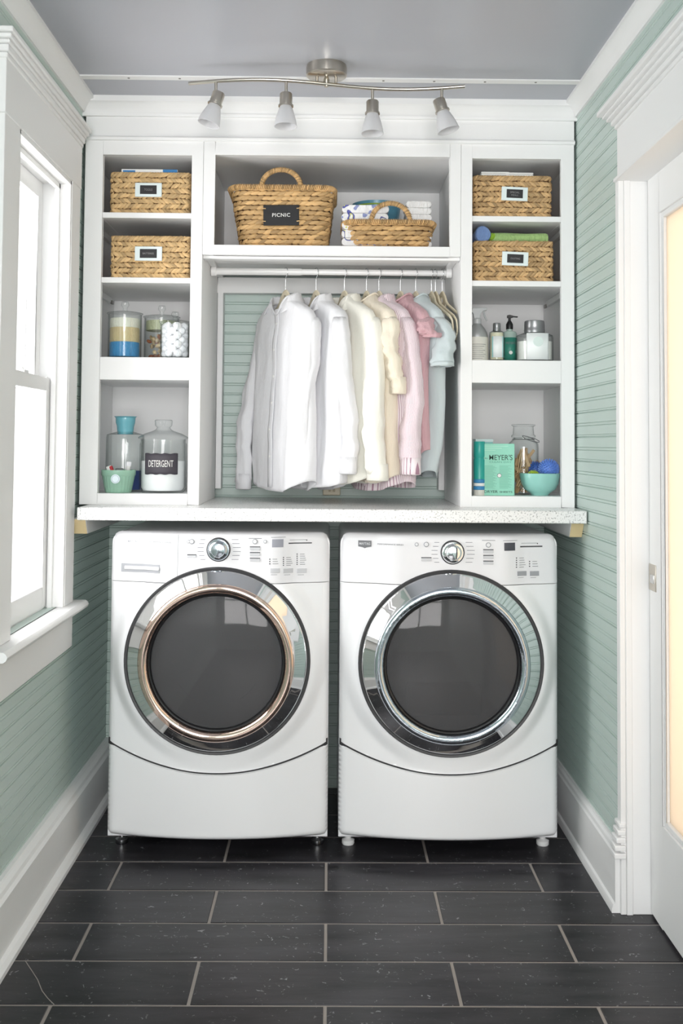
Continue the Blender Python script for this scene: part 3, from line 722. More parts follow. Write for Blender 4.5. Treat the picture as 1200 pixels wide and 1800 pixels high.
def braided_mesh(w, dp, h, rows, seed):
    r_ = random.Random(seed); mb = MB(); hx, hy = w/2-.004, dp/2-.004
    rh = h/rows
    for k in range(rows):
        z = (k+.5)*rh; tilt = 1 if k % 2 else -1
        P_ = rrect(hx, hy, .014, .0125); off = r_.random()
        for i, (p, tg) in enumerate(P_):
            if p.y > hy-.02 and False: continue
            nrm = Vector((tg.y, -tg.x, 0)); T_ = Vector((tg.x, tg.y, 0))
            dr_ = T_ + Vector((0, 0, tilt*(.62+r_.uniform(-.18, .18)))) + nrm*.10
            c = Vector((p.x, p.y, z+r_.uniform(-.001, .001))) + T_*r_.uniform(-.002, .002) + nrm*r_.uniform(-.0006, .0014)
            leaf(mb, c, dr_, nrm, r_.uniform(.026, .034), rh*r_.uniform(.62, .80), .0085)
    # rim rope
    P_ = rrect(hx, hy, .014, .0085)
    for i, (p, tg) in enumerate(P_):
        nrm = Vector((tg.y, -tg.x, 0)); T_ = Vector((tg.x, tg.y, 0)); leaf(mb, Vector((p.x, p.y, h-.003)), T_+Vector((0, 0, .25)), Vector((0, 0, 1)), .016, .008, .006)
    return mb
def label_holder(t, w, h, y, z, lines, tilt=0):
    Mt = Matrix.Translation((0, y, z)) @ Matrix.Rotation(radians(tilt), 4, 'Y')
    mb = MB(); q = .30
    mb.box(-w/2, w/2, -.003, .002, -h/2, h/2, Mt)
    o = mb.build('label_holder', M['holder'], t, bevel=.0015)
    mb = MB(); mb.box(-w*.31, w*.31, -.0042, -.001, -h*.30, h*.30, Mt); c_ = mb.build('chalk_card', M['chalk'], o, bevel=.0005)
    mb = MB()
    for (tx, dz, tw, th_) in lines: text(tx, tw, Mt @ Vector((0, -.0043, dz)), h=th_, M=Mt.to_3x3().to_4x4(), mb=mb)
    mb.build('lettering', M['chalkg'], c_, smooth=False)
def storage_basket(u0, u1, v0, v1, z, label, lines, matn, seed, luv, tilt=0):
    p0 = at(u0, v1, YC+.025); p1 = at(u1, v0, YC+.025); w = p1.x-p0.x; h = p1.z-z-.004; dp = .32
    t = thing('storage_basket', ((p0.x+p1.x)/2, YC+.025+dp/2, z+.001), label, 'basket', 'woven label-front baskets in the shelf towers')
    braided_mesh(w, dp, h, 8, seed).build('woven_body', M[matn], t, angle=60)
    liner(w/2-.006, dp/2-.006, w/2-.006, dp/2-.006, h-.008, rc=.012).build('liner', M['liner'], t, smooth=False)
    c = at(luv[0], luv[1], YC+.02); a = at(luv[0]-luv[2]/2, luv[1], YC+.02)
    lw = (c.x-a.x)*2; lh = lw*.53
    mb_dx = c.x - t.location.x
    e = t
    Mx = Matrix.Translation((mb_dx, -dp/2-.006, c.z-t.location.z)) @ Matrix.Rotation(radians(tilt), 4, 'Y')
    mb = MB(); mb.box(-lw/2, lw/2, -.003, .003, -lh/2, lh/2, Mx); o = mb.build('label_holder', M['holder'], t, bevel=.0015)
    mb = MB(); mb.box(-lw*.31, lw*.31, -.0042, -.001, -lh*.31, lh*.31, Mx); cc = mb.build('chalk_card', M['chalk'], o, bevel=.0004)
    mb = MB()
    for (tx, dz, tw, th_) in lines: text(tx, tw, Mx @ Vector((0, -.0042, dz)), h=th_, M=Mx.to_3x3().to_4x4(), mb=mb)
    mb.build('lettering', M['chalkg'], cc, smooth=False)
    return t, w, h, dp
b1 = storage_basket(192, 334, 302, 371, 1.99, 'woven basket on the top shelf of the left tower, a book in it', [('TOOLS', 0, .026, .007)], 'wicker', 1, (261, 334, 47))
b2 = storage_basket(193, 335, 414, 486, 1.78, 'woven basket on the second shelf of the left tower, labelled batteries', [('BATTERIES', 0, .036, .006)], 'wicker', 2, (261, 446, 48))
b3 = storage_basket(832, 970, 308, 379, 1.989, 'darker woven basket on the top shelf of the right tower', [('SPECIAL', .004, .030, .006), ('MEALS', -.005, .022, .005)], 'wicker2', 3, (904, 341, 46), 2)
b4 = storage_basket(833, 973, 423, 493, 1.78, 'darker woven basket on the second right shelf, under the rolled cloths', [('DUSTING', 0, .030, .006)], 'wicker2', 4, (905, 455, 46), 2)
# what lies in them
z = b1[0].location.z + b1[2]
o = thing('book', (b1[0].location.x-.005, YC+.14, z-.055), 'white book with blue spine ends lying in the top left basket', 'book')
B(-.088, .088, -.10, .10, .046, .066).build('pages', M['paper'], o, bevel=.001)
mb = MB(); mb.box(-.090, .092, -.102, .10, .044, .0465); mb.box(-.090, .092, -.102, .10, .0655, .068); mb.box(-.090, .092, -.104, -.101, .044, .068); cv = mb.build('cover', M['paper'], o, bevel=.001)
mb = B(.045, .0915, -.1047, -.1035, .0445, .0675); mb.build('spine_band', M['blue'], cv, smooth=False, label='blue band')
mb = text('NOTES', .035, (-.065, -.1042, .060), h=.008); mb = MB(); mb.box(-.085, -.045, -.1046, -.1036, .052, .064); mb.build('title_patch', M['blue'], cv, smooth=False)
z = b3[0].location.z + b3[2]
for i, (x_, w_) in enumerate(((-.037, .046), (.042, .046))):
    mb = MB()
    for k in range(3): mb.box(-w_, w_, -.07, .07, k*.0065, k*.0065+.006)
    tag(mb.build('folded_napkins', M['paper'], bevel=.002, origin=None), ('left' if i == 0 else 'right')+' stack of white folded paper in the top right basket', 'paper').location = (b3[0].location.x+x_-.018, YC+.11, at(870, 304 if i == 0 else 305, YC+.11).z-.0330)
    # resting on the stack below inside the basket
    mb = B(-w_, w_, -.07, .07, -.105, 0)
CL = {}
CL['bluecloth'] = cloth('blue_terry', (122, 148, 196), .6, 120); CL['greencloth'] = cloth('green_microfibre', (168, 200, 132), .5, 120); CL['lime'] = cloth('lime_terry', (150, 190, 60), .5, 120)
z4 = b4[0].location.z + b4[2]
def rolled(name, c, r, ln, axis, material, label, squash=1.0, cat='cloth', layers=3):
    mb = MB(); M_ = {'x': Matrix.Rotation(pi/2, 3, 'Y'), 'y': Matrix.Rotation(pi/2, 3, 'X'), 'z': Matrix.Identity(3)}[axis]
    pr = [(0, -ln/2), (r*.5, -ln/2-.001), (r*.9, -ln/2+.001), (r, -ln/2+.008)] + [(r*(1+.02*sin(k)), -ln/2+.008+(ln-.016)*k/8) for k in range(1, 8)] + [(r, ln/2-.008), (r*.9, ln/2-.001), (r*.5, ln/2+.001), (0, ln/2)]
    mb.lathe(pr, (0, 0, 0), 28, M_, wob=lambda a, z: 1+.035*sin(a*3+z*40))
    mb.v = [(x, y, z_*squash) for x, y, z_ in mb.v]
    o = mb.build(name, material); o.location = c
    # spiral seam on the end
    return tag(o, label, cat)
rolled('rolled_cloth', (at_px(845, YC+.07), YC+.085, at(845, 396, YC+.03).z-.028), .026, .11, 'y', CL['bluecloth'], 'blue rolled cloth standing out of the lower right basket', 1.05)
rolled('folded_cloth', (at_px(912, YC+.07), YC+.07, at(912, 410, YC+.07).z-.020), .024, .185, 'x', CL['greencloth'], 'pale green folded cloth lying along the lower right basket', .8)
mb = MB(); mb.ball((0, 0, 0), .014, .016, .014, 14, 10)
tag(mb.build('lime_cloth', CL['lime']), 'small lime green cloth between the blue and pale green cloths', 'cloth').location = (at_px(864, YC+.06), YC+.06, at(864, 410, YC+.06).z-.013)

def plaited_basket(name, x0, x1, xb0, xb1, z0, z1, yf, dpt, hand, label, rows, seed):
    """tapered basket with wrapped rim and handle; hand = (x0,x1,ztop)"""
    r_ = random.Random(seed); cx = (xb0+xb1)/2; h = z1-z0
    t = thing(name, (cx, yf+dpt/2, z0+.001), label, 'basket')
    hxb, hxt = (xb1-xb0)/2, (x1-x0)/2; hyb, hyt = dpt/2-.02, dpt/2
    sh = (x0+x1)/2-cx
    mb = MB(); rh = h/rows
    for k in range(rows):
        f = (k+.5)/rows; hx = hxb+(hxt-hxb)*f-.005; hy = hyb+(hyt-hyb)*f-.005
        P_ = rrect(hx, hy, .045, .022); off = (k % 2)*.5; n = len(P_)
        for i, (p, tg) in enumerate(P_):
            q = P_[(i+1) % n][0]; p = p.lerp(q, off)
            nrm = Vector((tg.y, -tg.x, -.12)); T_ = Vector((tg.x, tg.y, 0))
            c = Vector((p.x+sh*f, p.y, (k+.5)*rh)) + nrm*r_.uniform(-.0005, .002)
            leaf(mb, c, T_+Vector((0, 0, r_.uniform(.12, .38))), nrm, r_.uniform(.036, .044), rh*r_.uniform(.8, 1.0), .009)
    mb.build('woven_body', M['wicker3'], t, angle=60)
    mb = MB(); P_ = rrect(hxt, hyt, .05, .0058)
    for i, (p, tg) in enumerate(P_):
        nrm = Vector((tg.y, -tg.x, 0)); leaf(mb, Vector((p.x+sh, p.y, h-.004)), Vector((tg.x*.25, tg.y*.25, 1)), nrm, .020, .0072, .018)
    mb.build('rim', M['wicker3'], t, angle=60)
    liner(hxb-.009, hyb-.009, hxt-.013, hyt-.013, h-.012, rc=.04, sh=sh).build('liner', M['liner'], t, smooth=False)
    # handle
    hx0, hx1, hz = hand; hc = (hx0+hx1)/2-cx; hr = (hx1-hx0)/2-.006; hh = hz-z1-.004
    mb = MB(); n = 44; path = []
    for i in range(n+1):
        a = pi*i/n; path.append(Vector((hc-hr*cos(a), -hyt+.004, h-.012+(hh+.006)*sin(a)**.85)))
    for i in range(n):
        T_ = (path[i+1]-path[i]).normalized(); s_ = Vector((0, -1, 0)).cross(T_)
        leaf(mb, (path[i]+path[i+1])/2, s_+T_*.3+Vector((0, 0, 0)), Vector((0, -1, 0)), .020, .0068, .016)
    mb.tube(path, .0055, 8)
    mb.build('handle', M['wicker3'], t, angle=60)
    return t, h, hyt
zc_ = 1.888; yf = 3.385
A0 = at(402, 335, yf); A1 = at(588, 335, yf); A2 = at(419, 428, yf); A3 = at(575, 428, yf); Hh = (at(456, 300, yf).x, at(532, 300, yf).x, at(494, 293, yf).z)
pb, ph, phy = plaited_basket('picnic_basket', A0.x, A1.x, A2.x, A3.x, zc_, at(494, 327, yf).z, yf, .30, Hh, 'large woven picnic basket with an arched handle in the cubby', 13, 11)
# its chalkboard tag
c = at(494, 378, yf-.004); w = (at(525, 378, yf).x-at(462, 378, yf).x)/2; hh_ = w*.60
Mt = Matrix.Translation((c.x-pb.location.x, -phy+.002+.004, c.z-pb.location.z)) @ Matrix.Rotation(radians(-7), 4, 'X') @ Matrix.Rotation(radians(-1), 4, 'Y')
Mt = Matrix.Translation((0, -.006, 0)) @ Mt
o = MB().box(-w, w, -.003, .001, -hh_, hh_, Mt).build('chalk_tag', M['chalk'], pb, bevel=.003)
text('PICNIC', w*1.0, Mt @ Vector((0, -.0032, 0)), h=hh_*.36, M=Mt.to_3x3().to_4x4(), bold=.012, spacing=1.1).build('lettering', M['chalkw'], o, smooth=False)
mb = MB()
for sx in (-1, 1):
    for sz in (-.62, .62): mb.tube([Mt @ Vector((sx*w*.86, -.004, sz*hh_)), Mt @ Vector((sx*w*1.06, -.005, sz*hh_+.001))], .0016, 6)
mb.build('raffia_tie', M['wicker'], o)
A0 = at(604, 395, yf); A1 = at(765, 395, yf); A2 = at(612, 428, yf); A3 = at(757, 428, yf); Hh = (at(649, 380, yf).x, at(724, 380, yf).x, at(686, 352, yf).z)
sb, sh_, shy = plaited_basket('handled_basket', A0.x, A1.x, A2.x, A3.x, zc_, at(684, 388, yf).z, yf, .26, Hh, 'low woven basket with a handle, full of towels, in the cubby', 6, 12)
# towels and bowl in the small basket
CL['tow'] = cloth('white_towel', (240, 240, 240), .6, 110)
CLp = cloth('patterned_towel', (240, 240, 242), .4, 100); nt = CLp.node_tree; N = nt.nodes; L = nt.links
tc = N.new('ShaderNodeTexCoord'); no = N.new('ShaderNodeTexNoise'); no.inputs['Scale'].default_value = 26; no.inputs['Detail'].default_value = 1; L.new(tc.outputs['Object'], no.inputs['Vector'])
cr = N.new('ShaderNodeValToRGB'); cr.color_ramp.interpolation = 'CONSTANT'; e = cr.color_ramp.elements; e[0].position = 0; e[0].color = (*lin((240, 240, 242)), 1); e[1].position = .585; e[1].color = (*lin((96, 100, 170)), 1)
x = e.new(.64); x.color = (*lin((214, 216, 130)), 1); x = e.new(.66); x.color = (*lin((240, 240, 242)), 1); x = e.new(.30); x.color = (*lin((150, 160, 205)), 1); x = e.new(.36); x.color = (*lin((240, 240, 242)), 1)
L.new(no.outputs['Fac'], cr.inputs[0]); L.new(cr.outputs[0], N['Principled BSDF'].inputs['Base Color'])
yt = yf+.09
pA = at(641, 377, yt); 
def folded(name, c, sx, sy, sz, layers, material, label, round_=.4):
    mb = MB(); lh = sz/layers
    for k in range(layers):
        z0 = k*lh; pr = []; r_ = lh*.5
        for a in range(-90, 91, 18): pr.append((sx/2-r_+r_*cos(radians(a)), z0+r_+r_*.97*sin(radians(a))))
        for a in range(90, 271, 18): pr.append((-sx/2+r_+r_*cos(radians(a)), z0+r_+r_*.97*sin(radians(a))))
        dx = rnd.uniform(-.002, .002); mb.prism([(x+dx, z) for x, z in pr], 'y', -sy/2, sy/2)
    o = mb.build(name, material, bevel=.002); o.location = c; return tag(o, label, 'towel')
zb = sb.location.z
folded('folded_towel', (pA.x, yt, zb+.012), .155, .13, pA.z+.018-zb-.012, 5, CLp, 'white towel with blue and yellow flowers in the low handled basket')
pB = at(737, 375, yt+.02); folded('folded_towel', (pB.x-.006, yt+.02, zb+.012), .085, .13, at(737, 361, yt+.02).z-zb-.012, 7, CL['tow'], 'stack of plain white folded towels at the right of the low basket')
pC = at(664, 366, yt+.105)
M['bowlb'] = mat('blue_green_glaze', (90, 150, 175), .3)
o = thing('painted_bowl', (pC.x, 3.70, zb+.01), 'blue and green glazed bowl behind the flowered towel', 'bowl')
zt_ = at(664, 352, 3.62).z-zb-.01; r_ = .088
mb = MB(); mb.lathe([(0, 0), (r_*.45, 0), (r_*.5, .006), (r_*.8, zt_*.5), (r_*.97, zt_-.018), (r_, zt_), (r_-.005, zt_), (r_*.93, zt_-.02), (r_*.75, zt_*.5), (r_*.4, .012), (0, .012)], (0, 0, 0), 48); mb.build('bowl_body', M['bowlb'], o)
mb = MB(); mb.lathe([(r_*.9, zt_-.030), (r_*.985, zt_-.011), (r_*.995, zt_-.0105), (r_*.91, zt_-.031)], (0, 0, 0), 48); mb.build('green_band', mat('green_glaze', (150, 180, 70), .3), o, label='green painted band')

# ------------------------------------------------------------------ jars and bottles
def jarprof(r, h, t=.0022, sh=0.0, neck=None):
    """outer profile up, inner down"""
    o_ = [(0, 0), (r*.9, 0), (r, .006)]
    if neck: o_ += [(r, h-sh), (r*.97, h-sh*.6), (neck+.002, h-sh*.15), (neck, h)]
    else: o_ += [(r, h)]
    i_ = [(max(0, x-t), z if z > .003 else .004) for x, z in o_][::-1]; i_ = [(x, z) for x, z in i_ if x >= 0]; i_[-1] = (0, .004)
    return o_ + i_
def knob_lid(r, z, kr, kh, t=.004, dome=.008):
    return [(r+.003, z), (r+.004, z+t), (r*.7, z+t+dome*.5), (kr*.6, z+t+dome), (kr*.5, z+t+dome+kh*.3), (kr, z+t+dome+kh*.6), (kr*.8, z+t+dome+kh), (0, z+t+dome+kh)]
def glass_jar(name, u0, u1, vtop, Y, z, label, kfrac=.16, group=None, cat='jar', seg=40):
    x0 = at_px(u0, Y); x1 = at_px(u1, Y); r = (x1-x0)/2-.003; zt = at(u0, vtop, Y).z; h = zt-z
    t = thing(name, ((x0+x1)/2, Y+.0, z+.0005), label, cat, group)
    kh = h*kfrac; hb = h-kh-.012
    MB().lathe(jarprof(r, hb), seg=seg).build('jar_body', M['glass'], t, angle=50)
    MB().lathe(knob_lid(r, hb+.0005, .013, kh), seg=seg).build('lid', M['glass'], t, angle=50)
    return t, r, hb
z0 = 1.5232
j1, r1, h1 = glass_jar('glass_jar', 185, 247, 531, 3.425, z0, 'lidded glass jar holding blue, tan and cream sponges')
sp = {'blue': cloth('blue_sponge', (62, 145, 200), .5, 160), 'tan': cloth('tan_sponge', (214, 196, 150), .5, 160), 'cream': cloth('cream_sponge', (233, 233, 218), .5, 160), 'olive': cloth('olive_sponge', (190, 194, 160), .5, 160)}
zz = z0+.006
for nm, hh2, lb in (('blue', .048, 'bottom'), ('tan', .047, 'middle'), ('cream', .030, 'top')):
    mb = MB(); rr = r1-.006; mb.lathe([(0, 0), (rr*.96, 0), (rr, .004), (rr, hh2-.004), (rr*.96, hh2), (0, hh2)], seg=32, wob=lambda a, z_: 1-.02*abs(sin(2*a)))
    o = mb.build('sponge', sp[nm]); o.location = (j1.location.x, j1.location.y, zz); zz += hh2+.0005
    tag(o, '%s sponge, %s of the three in the left glass jar' % (nm, lb), 'sponge')
j2, r2, h2 = glass_jar('glass_jar', 249, 313, 538, 3.50, z0, 'lidded glass jar with sea shells, between the sponges and the cotton balls')
r_ = random.Random(5)
M['shell'] = mat('sea_shell', (214, 190, 150), .5, island=.35); M['shellb'] = mat('brown_shell', (160, 95, 60), .5, island=.3)
mb = MB()
for i in range(46):
    a = r_.uniform(0, 2*pi); rr = r_.uniform(.0, r2-.016); mb.ball((rr*cos(a), rr*sin(a), r_.uniform(.014, h2*.60)), r_.uniform(.007, .013), r_.uniform(.005, .009), r_.uniform(.004, .009), 8, 6, Matrix.Rotation(r_.uniform(0, 3), 3, 'X') @ Matrix.Rotation(r_.uniform(0, 3), 3, 'Z'))
o = mb.build('sea_shells', M['shell']); o.location = j2.location; o['kind'] = 'stuff'; tag(o, 'pale sea shells in the middle glass jar', 'shells')
mb = MB()
for i in range(22):
    a = r_.uniform(0, 2*pi); rr = r_.uniform(.012, r2-.014); mb.ball((rr*cos(a), rr*sin(a), r_.choice((r_.uniform(.010, .02), r_.uniform(.05, h2*.66)))), .010, .006, .005, 8, 6, Matrix.Rotation(r_.uniform(0, 3), 3, 'X') @ Matrix.Rotation(r_.uniform(0, 3), 3, 'Z'))
o = mb.build('brown_shells', M['shellb']); o.location = j2.location; o['kind'] = 'stuff'; tag(o, 'brown sea shells in the middle glass jar', 'shells')
mb = MB(); rr = r2-.006; mb.lathe([(0, 0), (rr, .001), (rr, .033), (0, .034)], seg=32); o = mb.build('sponge', sp['olive']); o.location = (j2.location.x, j2.location.y, z0+h2*.70); tag(o, 'olive sponge on top of the shells in the middle jar', 'sponge')
j3, r3, h3 = glass_jar('glass_jar', 277, 332, 549, 3.395, z0, 'small rounded glass jar full of white cotton balls')
M['cotton'] = cloth('cotton_wool', (246, 246, 250), .5, 90)
mb = MB()
for k in range(7):
    for i in range(6):
        a = 2*pi*i/6+k*.5; rr = r3-.017; mb.ball((rr*cos(a), rr*sin(a), .016+k*.0145), .0135, seg=10, rings=8)
    mb.ball((0, 0, .016+k*.0145), .014, seg=10, rings=8)
o = mb.build('cotton_balls', M['cotton']); o.location = j3.location; o['kind'] = 'stuff'; tag(o, 'white cotton balls filling the small glass jar', 'cotton balls')

# lower left shelf
z1 = 1.0882
M['aqua'] = mat('aqua_glazed', (112, 182, 196), .25, coat=.5)
Y = 3.50; x0 = at_px(187, Y); x1 = at_px(253, Y); r = (x1-x0)/2; zt = at(225, 757, Y).z; h = zt-z1
t = thing('glass_dispenser', ((x0+x1)/2, Y, z1), 'ribbed glass jar with a flared aqua collar, behind the mint pot', 'jar')
mb = MB(); mb.lathe(jarprof(r, h, .003, .022, .024), seg=96, wob=lambda a, z_: 1+(.03*cos(24*a) if z_ < h-.03 else 0)); mb.build('jar_body', M['glass'], t, angle=60)
zt2 = at(225, 732, Y).z-z1; hn = zt2-h
mb = MB(); mb.lathe([(0, h-.012), (.026, h-.012), (.027, h), (.029, h+hn*.35), (.032, h+hn*.55), (.033, h+hn*.9), (.038, h+hn), (.034, h+hn), (.030, h+hn*.9), (.0, h+hn*.6)], seg=40); mb.build('collar', M['aqua'], t, angle=40, label='aqua collar')
mb = MB(); mb.lathe([(0, 0), (r-.005, .001), (r-.005, .062), (0, .062)], seg=48); o = mb.build('blue_powder', mat('blue_powder', (66, 88, 150), .8, bump=.6, bscale=300)); o.location = (t.location.x, Y, z1+.005); tag(o, 'blue washing powder at the bottom of the ribbed jar', 'powder'); o['kind'] = 'stuff'
Y = 3.375; x0 = at_px(177, Y); x1 = at_px(237, Y); rt_ = (x1-x0)/2
t = thing('mint_pot', ((x0+x1)/2, 3.395, z1), 'mint green fluted pot with a round pale label, holding small brushes', 'pot')
hp = at(205, 826, Y).z-z1
M['mint'] = mat('mint_glaze', (146, 186, 165), .3, coat=.3)
mb = MB(); mb.lathe([(0, 0), (rt_*.72, 0), (rt_*.76, .003), (rt_*.93, hp*.72), (rt_*.95, hp*.74), (rt_, hp*.78), (rt_, hp), (rt_-.004, hp), (rt_*.9, hp*.72), (rt_*.7, .006), (0, .006)], seg=96, wob=lambda a, z_: 1+(.02*cos(26*a) if .002 < z_ < hp*.73 else 0)); mb.build('pot_body', M['mint'], t, angle=60)
RXm = Matrix(((1, 0, 0), (0, 0, -1), (0, 1, 0)))
lc = Vector((.001, -rt_*.93-.002, hp*.62))
mb = MB(); mb.lathe([(0, .003), (.0135, .003), (.0145, .002), (.0145, -.006)], lc, 32, RXm); lb = mb.build('round_label', mat('pale_label', (222, 234, 240), .4), t)
mb = MB(); mb.lathe([(.0105, .0031), (.0105, .0037), (.0115, .0037), (.0115, .0031)], lc, 32, RXm, close=True); mb.build('label_ring', mat('label_ring_blue', (140, 165, 175), .5), lb)
def brush(x, y, z, tilt, parts, label, name):
    t_ = thing(name, (x, y, z), label, 'brush'); t_.rotation_euler = (0, radians(tilt), 0)
    for nm, bx, mt, lb in parts:
        B(*bx).build(nm, mt, t_, bevel=.003, label=lb)
M['red'] = mat('red_plastic', (190, 30, 45), .4); M['gry'] = mat('grey_plastic', (105, 112, 112), .5)
bx_, by_, bz_ = t.location
brush(bx_-.006, by_, z1+.012, -20, [('handle', (-.009, .009, -.005, .005, 0, .078), M['paper'], None), ('grip_band', (.001, .0115, -.006, .006, .052, .076), M['red'], 'red band')], 'white brush with a red band leaning left in the mint pot', 'cleaning_brush')
brush(bx_+.004, by_-.012, z1+.012, 0, [('handle', (-.004, .008, -.004, .004, 0, .040), M['gry'], None), ('scraper_head', (-.012, .014, -.004, .004, .038, .067), M['gry'], None)], 'grey rounded scraper upright in the mint pot', 'scraper')
brush(bx_+.022, by_+.012, z1+.012, 6, [('handle', (-.006, .006, -.005, .005, 0, .080), M['paper'], None), ('brush_tip', (-.008, .008, -.006, .006, .072, .088), M['cotton'], None)], 'white brush leaning right in the mint pot', 'cleaning_brush')
# detergent jar
Y = 3.435; x0 = at_px(243, Y); x1 = at_px(331, Y); r = (x1-x0)/2-.006
t = thing('detergent_jar', ((x0+x1)/2, Y, z1), 'large glass jar of white powder with a dark DETERGENT label', 'jar')
hb = at(287, 772, Y).z-z1; ht = at(287, 738, Y).z-z1
mb = MB(); mb.lathe([(0, 0), (r*.88, 0), (r, .012), (r, hb-.016), (r*.95, hb-.010), (r*.97, hb), (r*.93, hb), (r*.91, hb-.010), (r-.005, hb-.02), (r-.005, .016), (r*.85, .006), (0, .006)], seg=64); mb.build('jar_body', M['glass'], t, angle=50)
q = ht-hb; mb = MB(); mb.lathe([(r*.88, hb+.001), (r+.004, hb+.001), (r+.006, hb+.004), (r+.004, hb+.007), (r*.8, hb+q*.28), (r*.45, hb+q*.42), (r*.33, hb+q*.5), (r*.28, hb+q*.6), (r*.36, hb+q*.7), (r*.38, ht-.003), (r*.34, ht), (0, ht), ], seg=64); mb.build('lid', M['glass'], t, angle=50)
hpw = at(287, 814, Y).z-z1
mb = MB(); mb.lathe([(0, 0), (r*.84, .0), (r-.006, .010), (r-.006, hpw), (r*.5, hpw+.003), (0, hpw+.004)], seg=48); o = mb.build('washing_powder', mat('white_powder', (248, 248, 250), .9, bump=.4, bscale=300)); o.location = (t.location.x, Y, z1+.007); tag(o, 'white washing powder in the detergent jar', 'powder'); o['kind'] = 'stuff'
a0 = at_px(254, Y-r); a1 = at_px(311, Y-r); zl0 = at(283, 834, Y-r).z-z1; zl1 = at(283, 797, Y-r).z-z1
def on_cyl(x, z_, r, cx): dx = max(-r, min(r, x-cx)); return (dx, -sqrt(max(0, r*r-dx*dx)), z_)
mb = MB(); cxx = t.location.x; rl = r+.001; w_ = (a1-a0)/2; cm = (a0+a1)/2
mb.grid(lambda a, b_: on_cyl(a0+(a1-a0)*a, zl0+(zl1-zl0)*b_ + .0012*sin(a*22)*(1 if b_ > .5 else -1)*(abs(b_-.5)*2), rl, cxx), 24, 6)
lbm = mb.build('chalk_label', mat('dark_grey_label', (66, 62, 70), .6), t, solid=.001)
vs, fs = text_mesh('DETERGENT', (a1-a0)*.76, (zl1-zl0)*.32, bold=.004)
mb = MB(); vv = []
for v in vs:
    q_ = on_cyl(cm+v.x, (zl0+zl1)/2+v.z+.001, rl+.0008-v.y, cxx); vv.append(q_)
mb.add(vv, fs); mb.build('lettering', M['chalkw'], lbm, smooth=False)

# right middle shelf: spray bottle, jars, soap
Y = 3.41
M['alum'] = mat('grey_aluminium', (170, 171, 172), .35, .5); M['slab'] = mat('pale_grey_label', (214, 212, 204), .5)
cxs = at_px(838, Y); hz = lambda v, Y: at(840, v, Y).z-z0
r = at_px(857, Y)-cxs
t = thing('spray_bottle', (cxs, Y, z0), 'silver spray bottle with a clear grey trigger at the left end of the shelf', 'bottle')
hs_, hn_ = hz(592, Y), hz(571, Y)
mb = MB(); mb.lathe([(0, 0), (r*.96, 0), (r, .004), (r, hs_), (r*.93, hs_+.012), (r*.7, hs_+(hn_-hs_)*.7), (r*.42, hn_), (r*.36, hn_+.004), (0, hn_+.004)], seg=40); mb.build('bottle_body', M['alum'], t, angle=40)
mb = MB(); mb.lathe([(r+.0006, .002), (r+.0008, .003), (r+.0008, hs_-.004), (r+.0006, hs_-.003)], seg=40); lb = mb.build('paper_label', M['slab'], t)
mb = MB()
for k in range(8): zz_ = .008+k*.0065; mb.grid(lambda a, b_: on_cyl(cxs-r*.55+(r*1.3)*a*(.7+.3*((k*37) % 5)/5), zz_+b_*.0012, r+.0016, cxs), 10, 1)
mb.build('label_lines', M['print'], lb, solid=.0004)
M['trig'] = mat('grey_plastic_trigger', (176, 178, 180), .3)
hv = hz(541, Y); mb = MB(); mb.lathe([(0, hn_), (.013, hn_), (.0135, hn_+.018), (.010, hn_+.022), (0, hn_+.022)], seg=24); 
mb.prism([(-.020, hv-.014), (-.016, hv-.002), (.020, hv), (.031, hv-.001), (.031, hv-.009), (.019, hv-.011), (.010, hv-.022), (.008, hn_+.018), (-.011, hn_+.018), (-.014, hv-.02)], 'y', -.008, .008)
mb.build('spray_head', M['trig'], t, angle=30, bevel=.0015)
mb = MB(); mb.tube([(.021, 0, hv-.010), (.022, 0, hv-.020), (.026, 0, hv-.032), (.033, 0, hv-.044)], [.003, .0032, .003, .0025], 8); mb.build('trigger', M['trig'], t)
def capped_jar(name, u0, u1, vt, vc, Y, label, capr, capm, shoulder=.014, ribs=0, seg=64):
    x0 = at_px(u0, Y); x1 = at_px(u1, Y); r = (x1-x0)/2; t = thing(name, ((x0+x1)/2, Y, z0), label, 'jar')
    hc = at(u0, vc, Y).z-z0; ht = at(u0, vt, Y).z-z0
    mb = MB(); mb.lathe(jarprof(r, hc, .0025, shoulder, capr*.93), seg=seg, wob=(lambda a, z_: 1+.006*sin(z_*ribs)) if ribs else None); mb.build('jar_body', M['glass'], t, angle=50)
    mb = MB(); h_ = ht-hc; mb.lathe([(capr*.9, hc-.006), (capr, hc-.004), (capr*1.02, hc+h_*.15), (capr, hc+h_*.2), (capr*.99, hc+h_*.5), (capr*1.0, hc+h_*.55), (capr*.96, ht-.002), (capr*.9, ht), (0, ht)], seg=48); mb.build('screw_cap', capm, t, angle=30)
    return t, r, hc, ht
ja, ra, hca, hta = capped_jar('glass_bottle', 859, 886, 568, 580, 3.40, 'narrow glass jar with a silver cap and white and aqua label, beside the spray bottle', .0125, M['silver'])
M['lab1'] = mat('white_aqua_label', (240, 244, 244), .5); M['lab2'] = mat('aqua_edge', (165, 215, 215), .5)
mb = MB(); mb.lathe([(ra-.004, .006), (ra-.0035, hca*.80)], seg=40)
mb = MB(); mb.grid(lambda a, b_: on_cyl(ja.location.x-ra*.72+ra*1.44*a, .012+(hca*.78-.012)*b_, ra+.0006, ja.location.x), 16, 1); lb = mb.build('paper_label', M['lab1'], ja, solid=.0006)
mb = MB()
for s_ in (-1, 1): mb.grid(lambda a, b_: on_cyl(ja.location.x+s_*ra*(.60+.14*a), .012+(hca*.78-.012)*b_, ra+.0012, ja.location.x), 3, 1)
mb.build('label_edge', M['lab2'], lb, solid=.0006, label='aqua label edges')
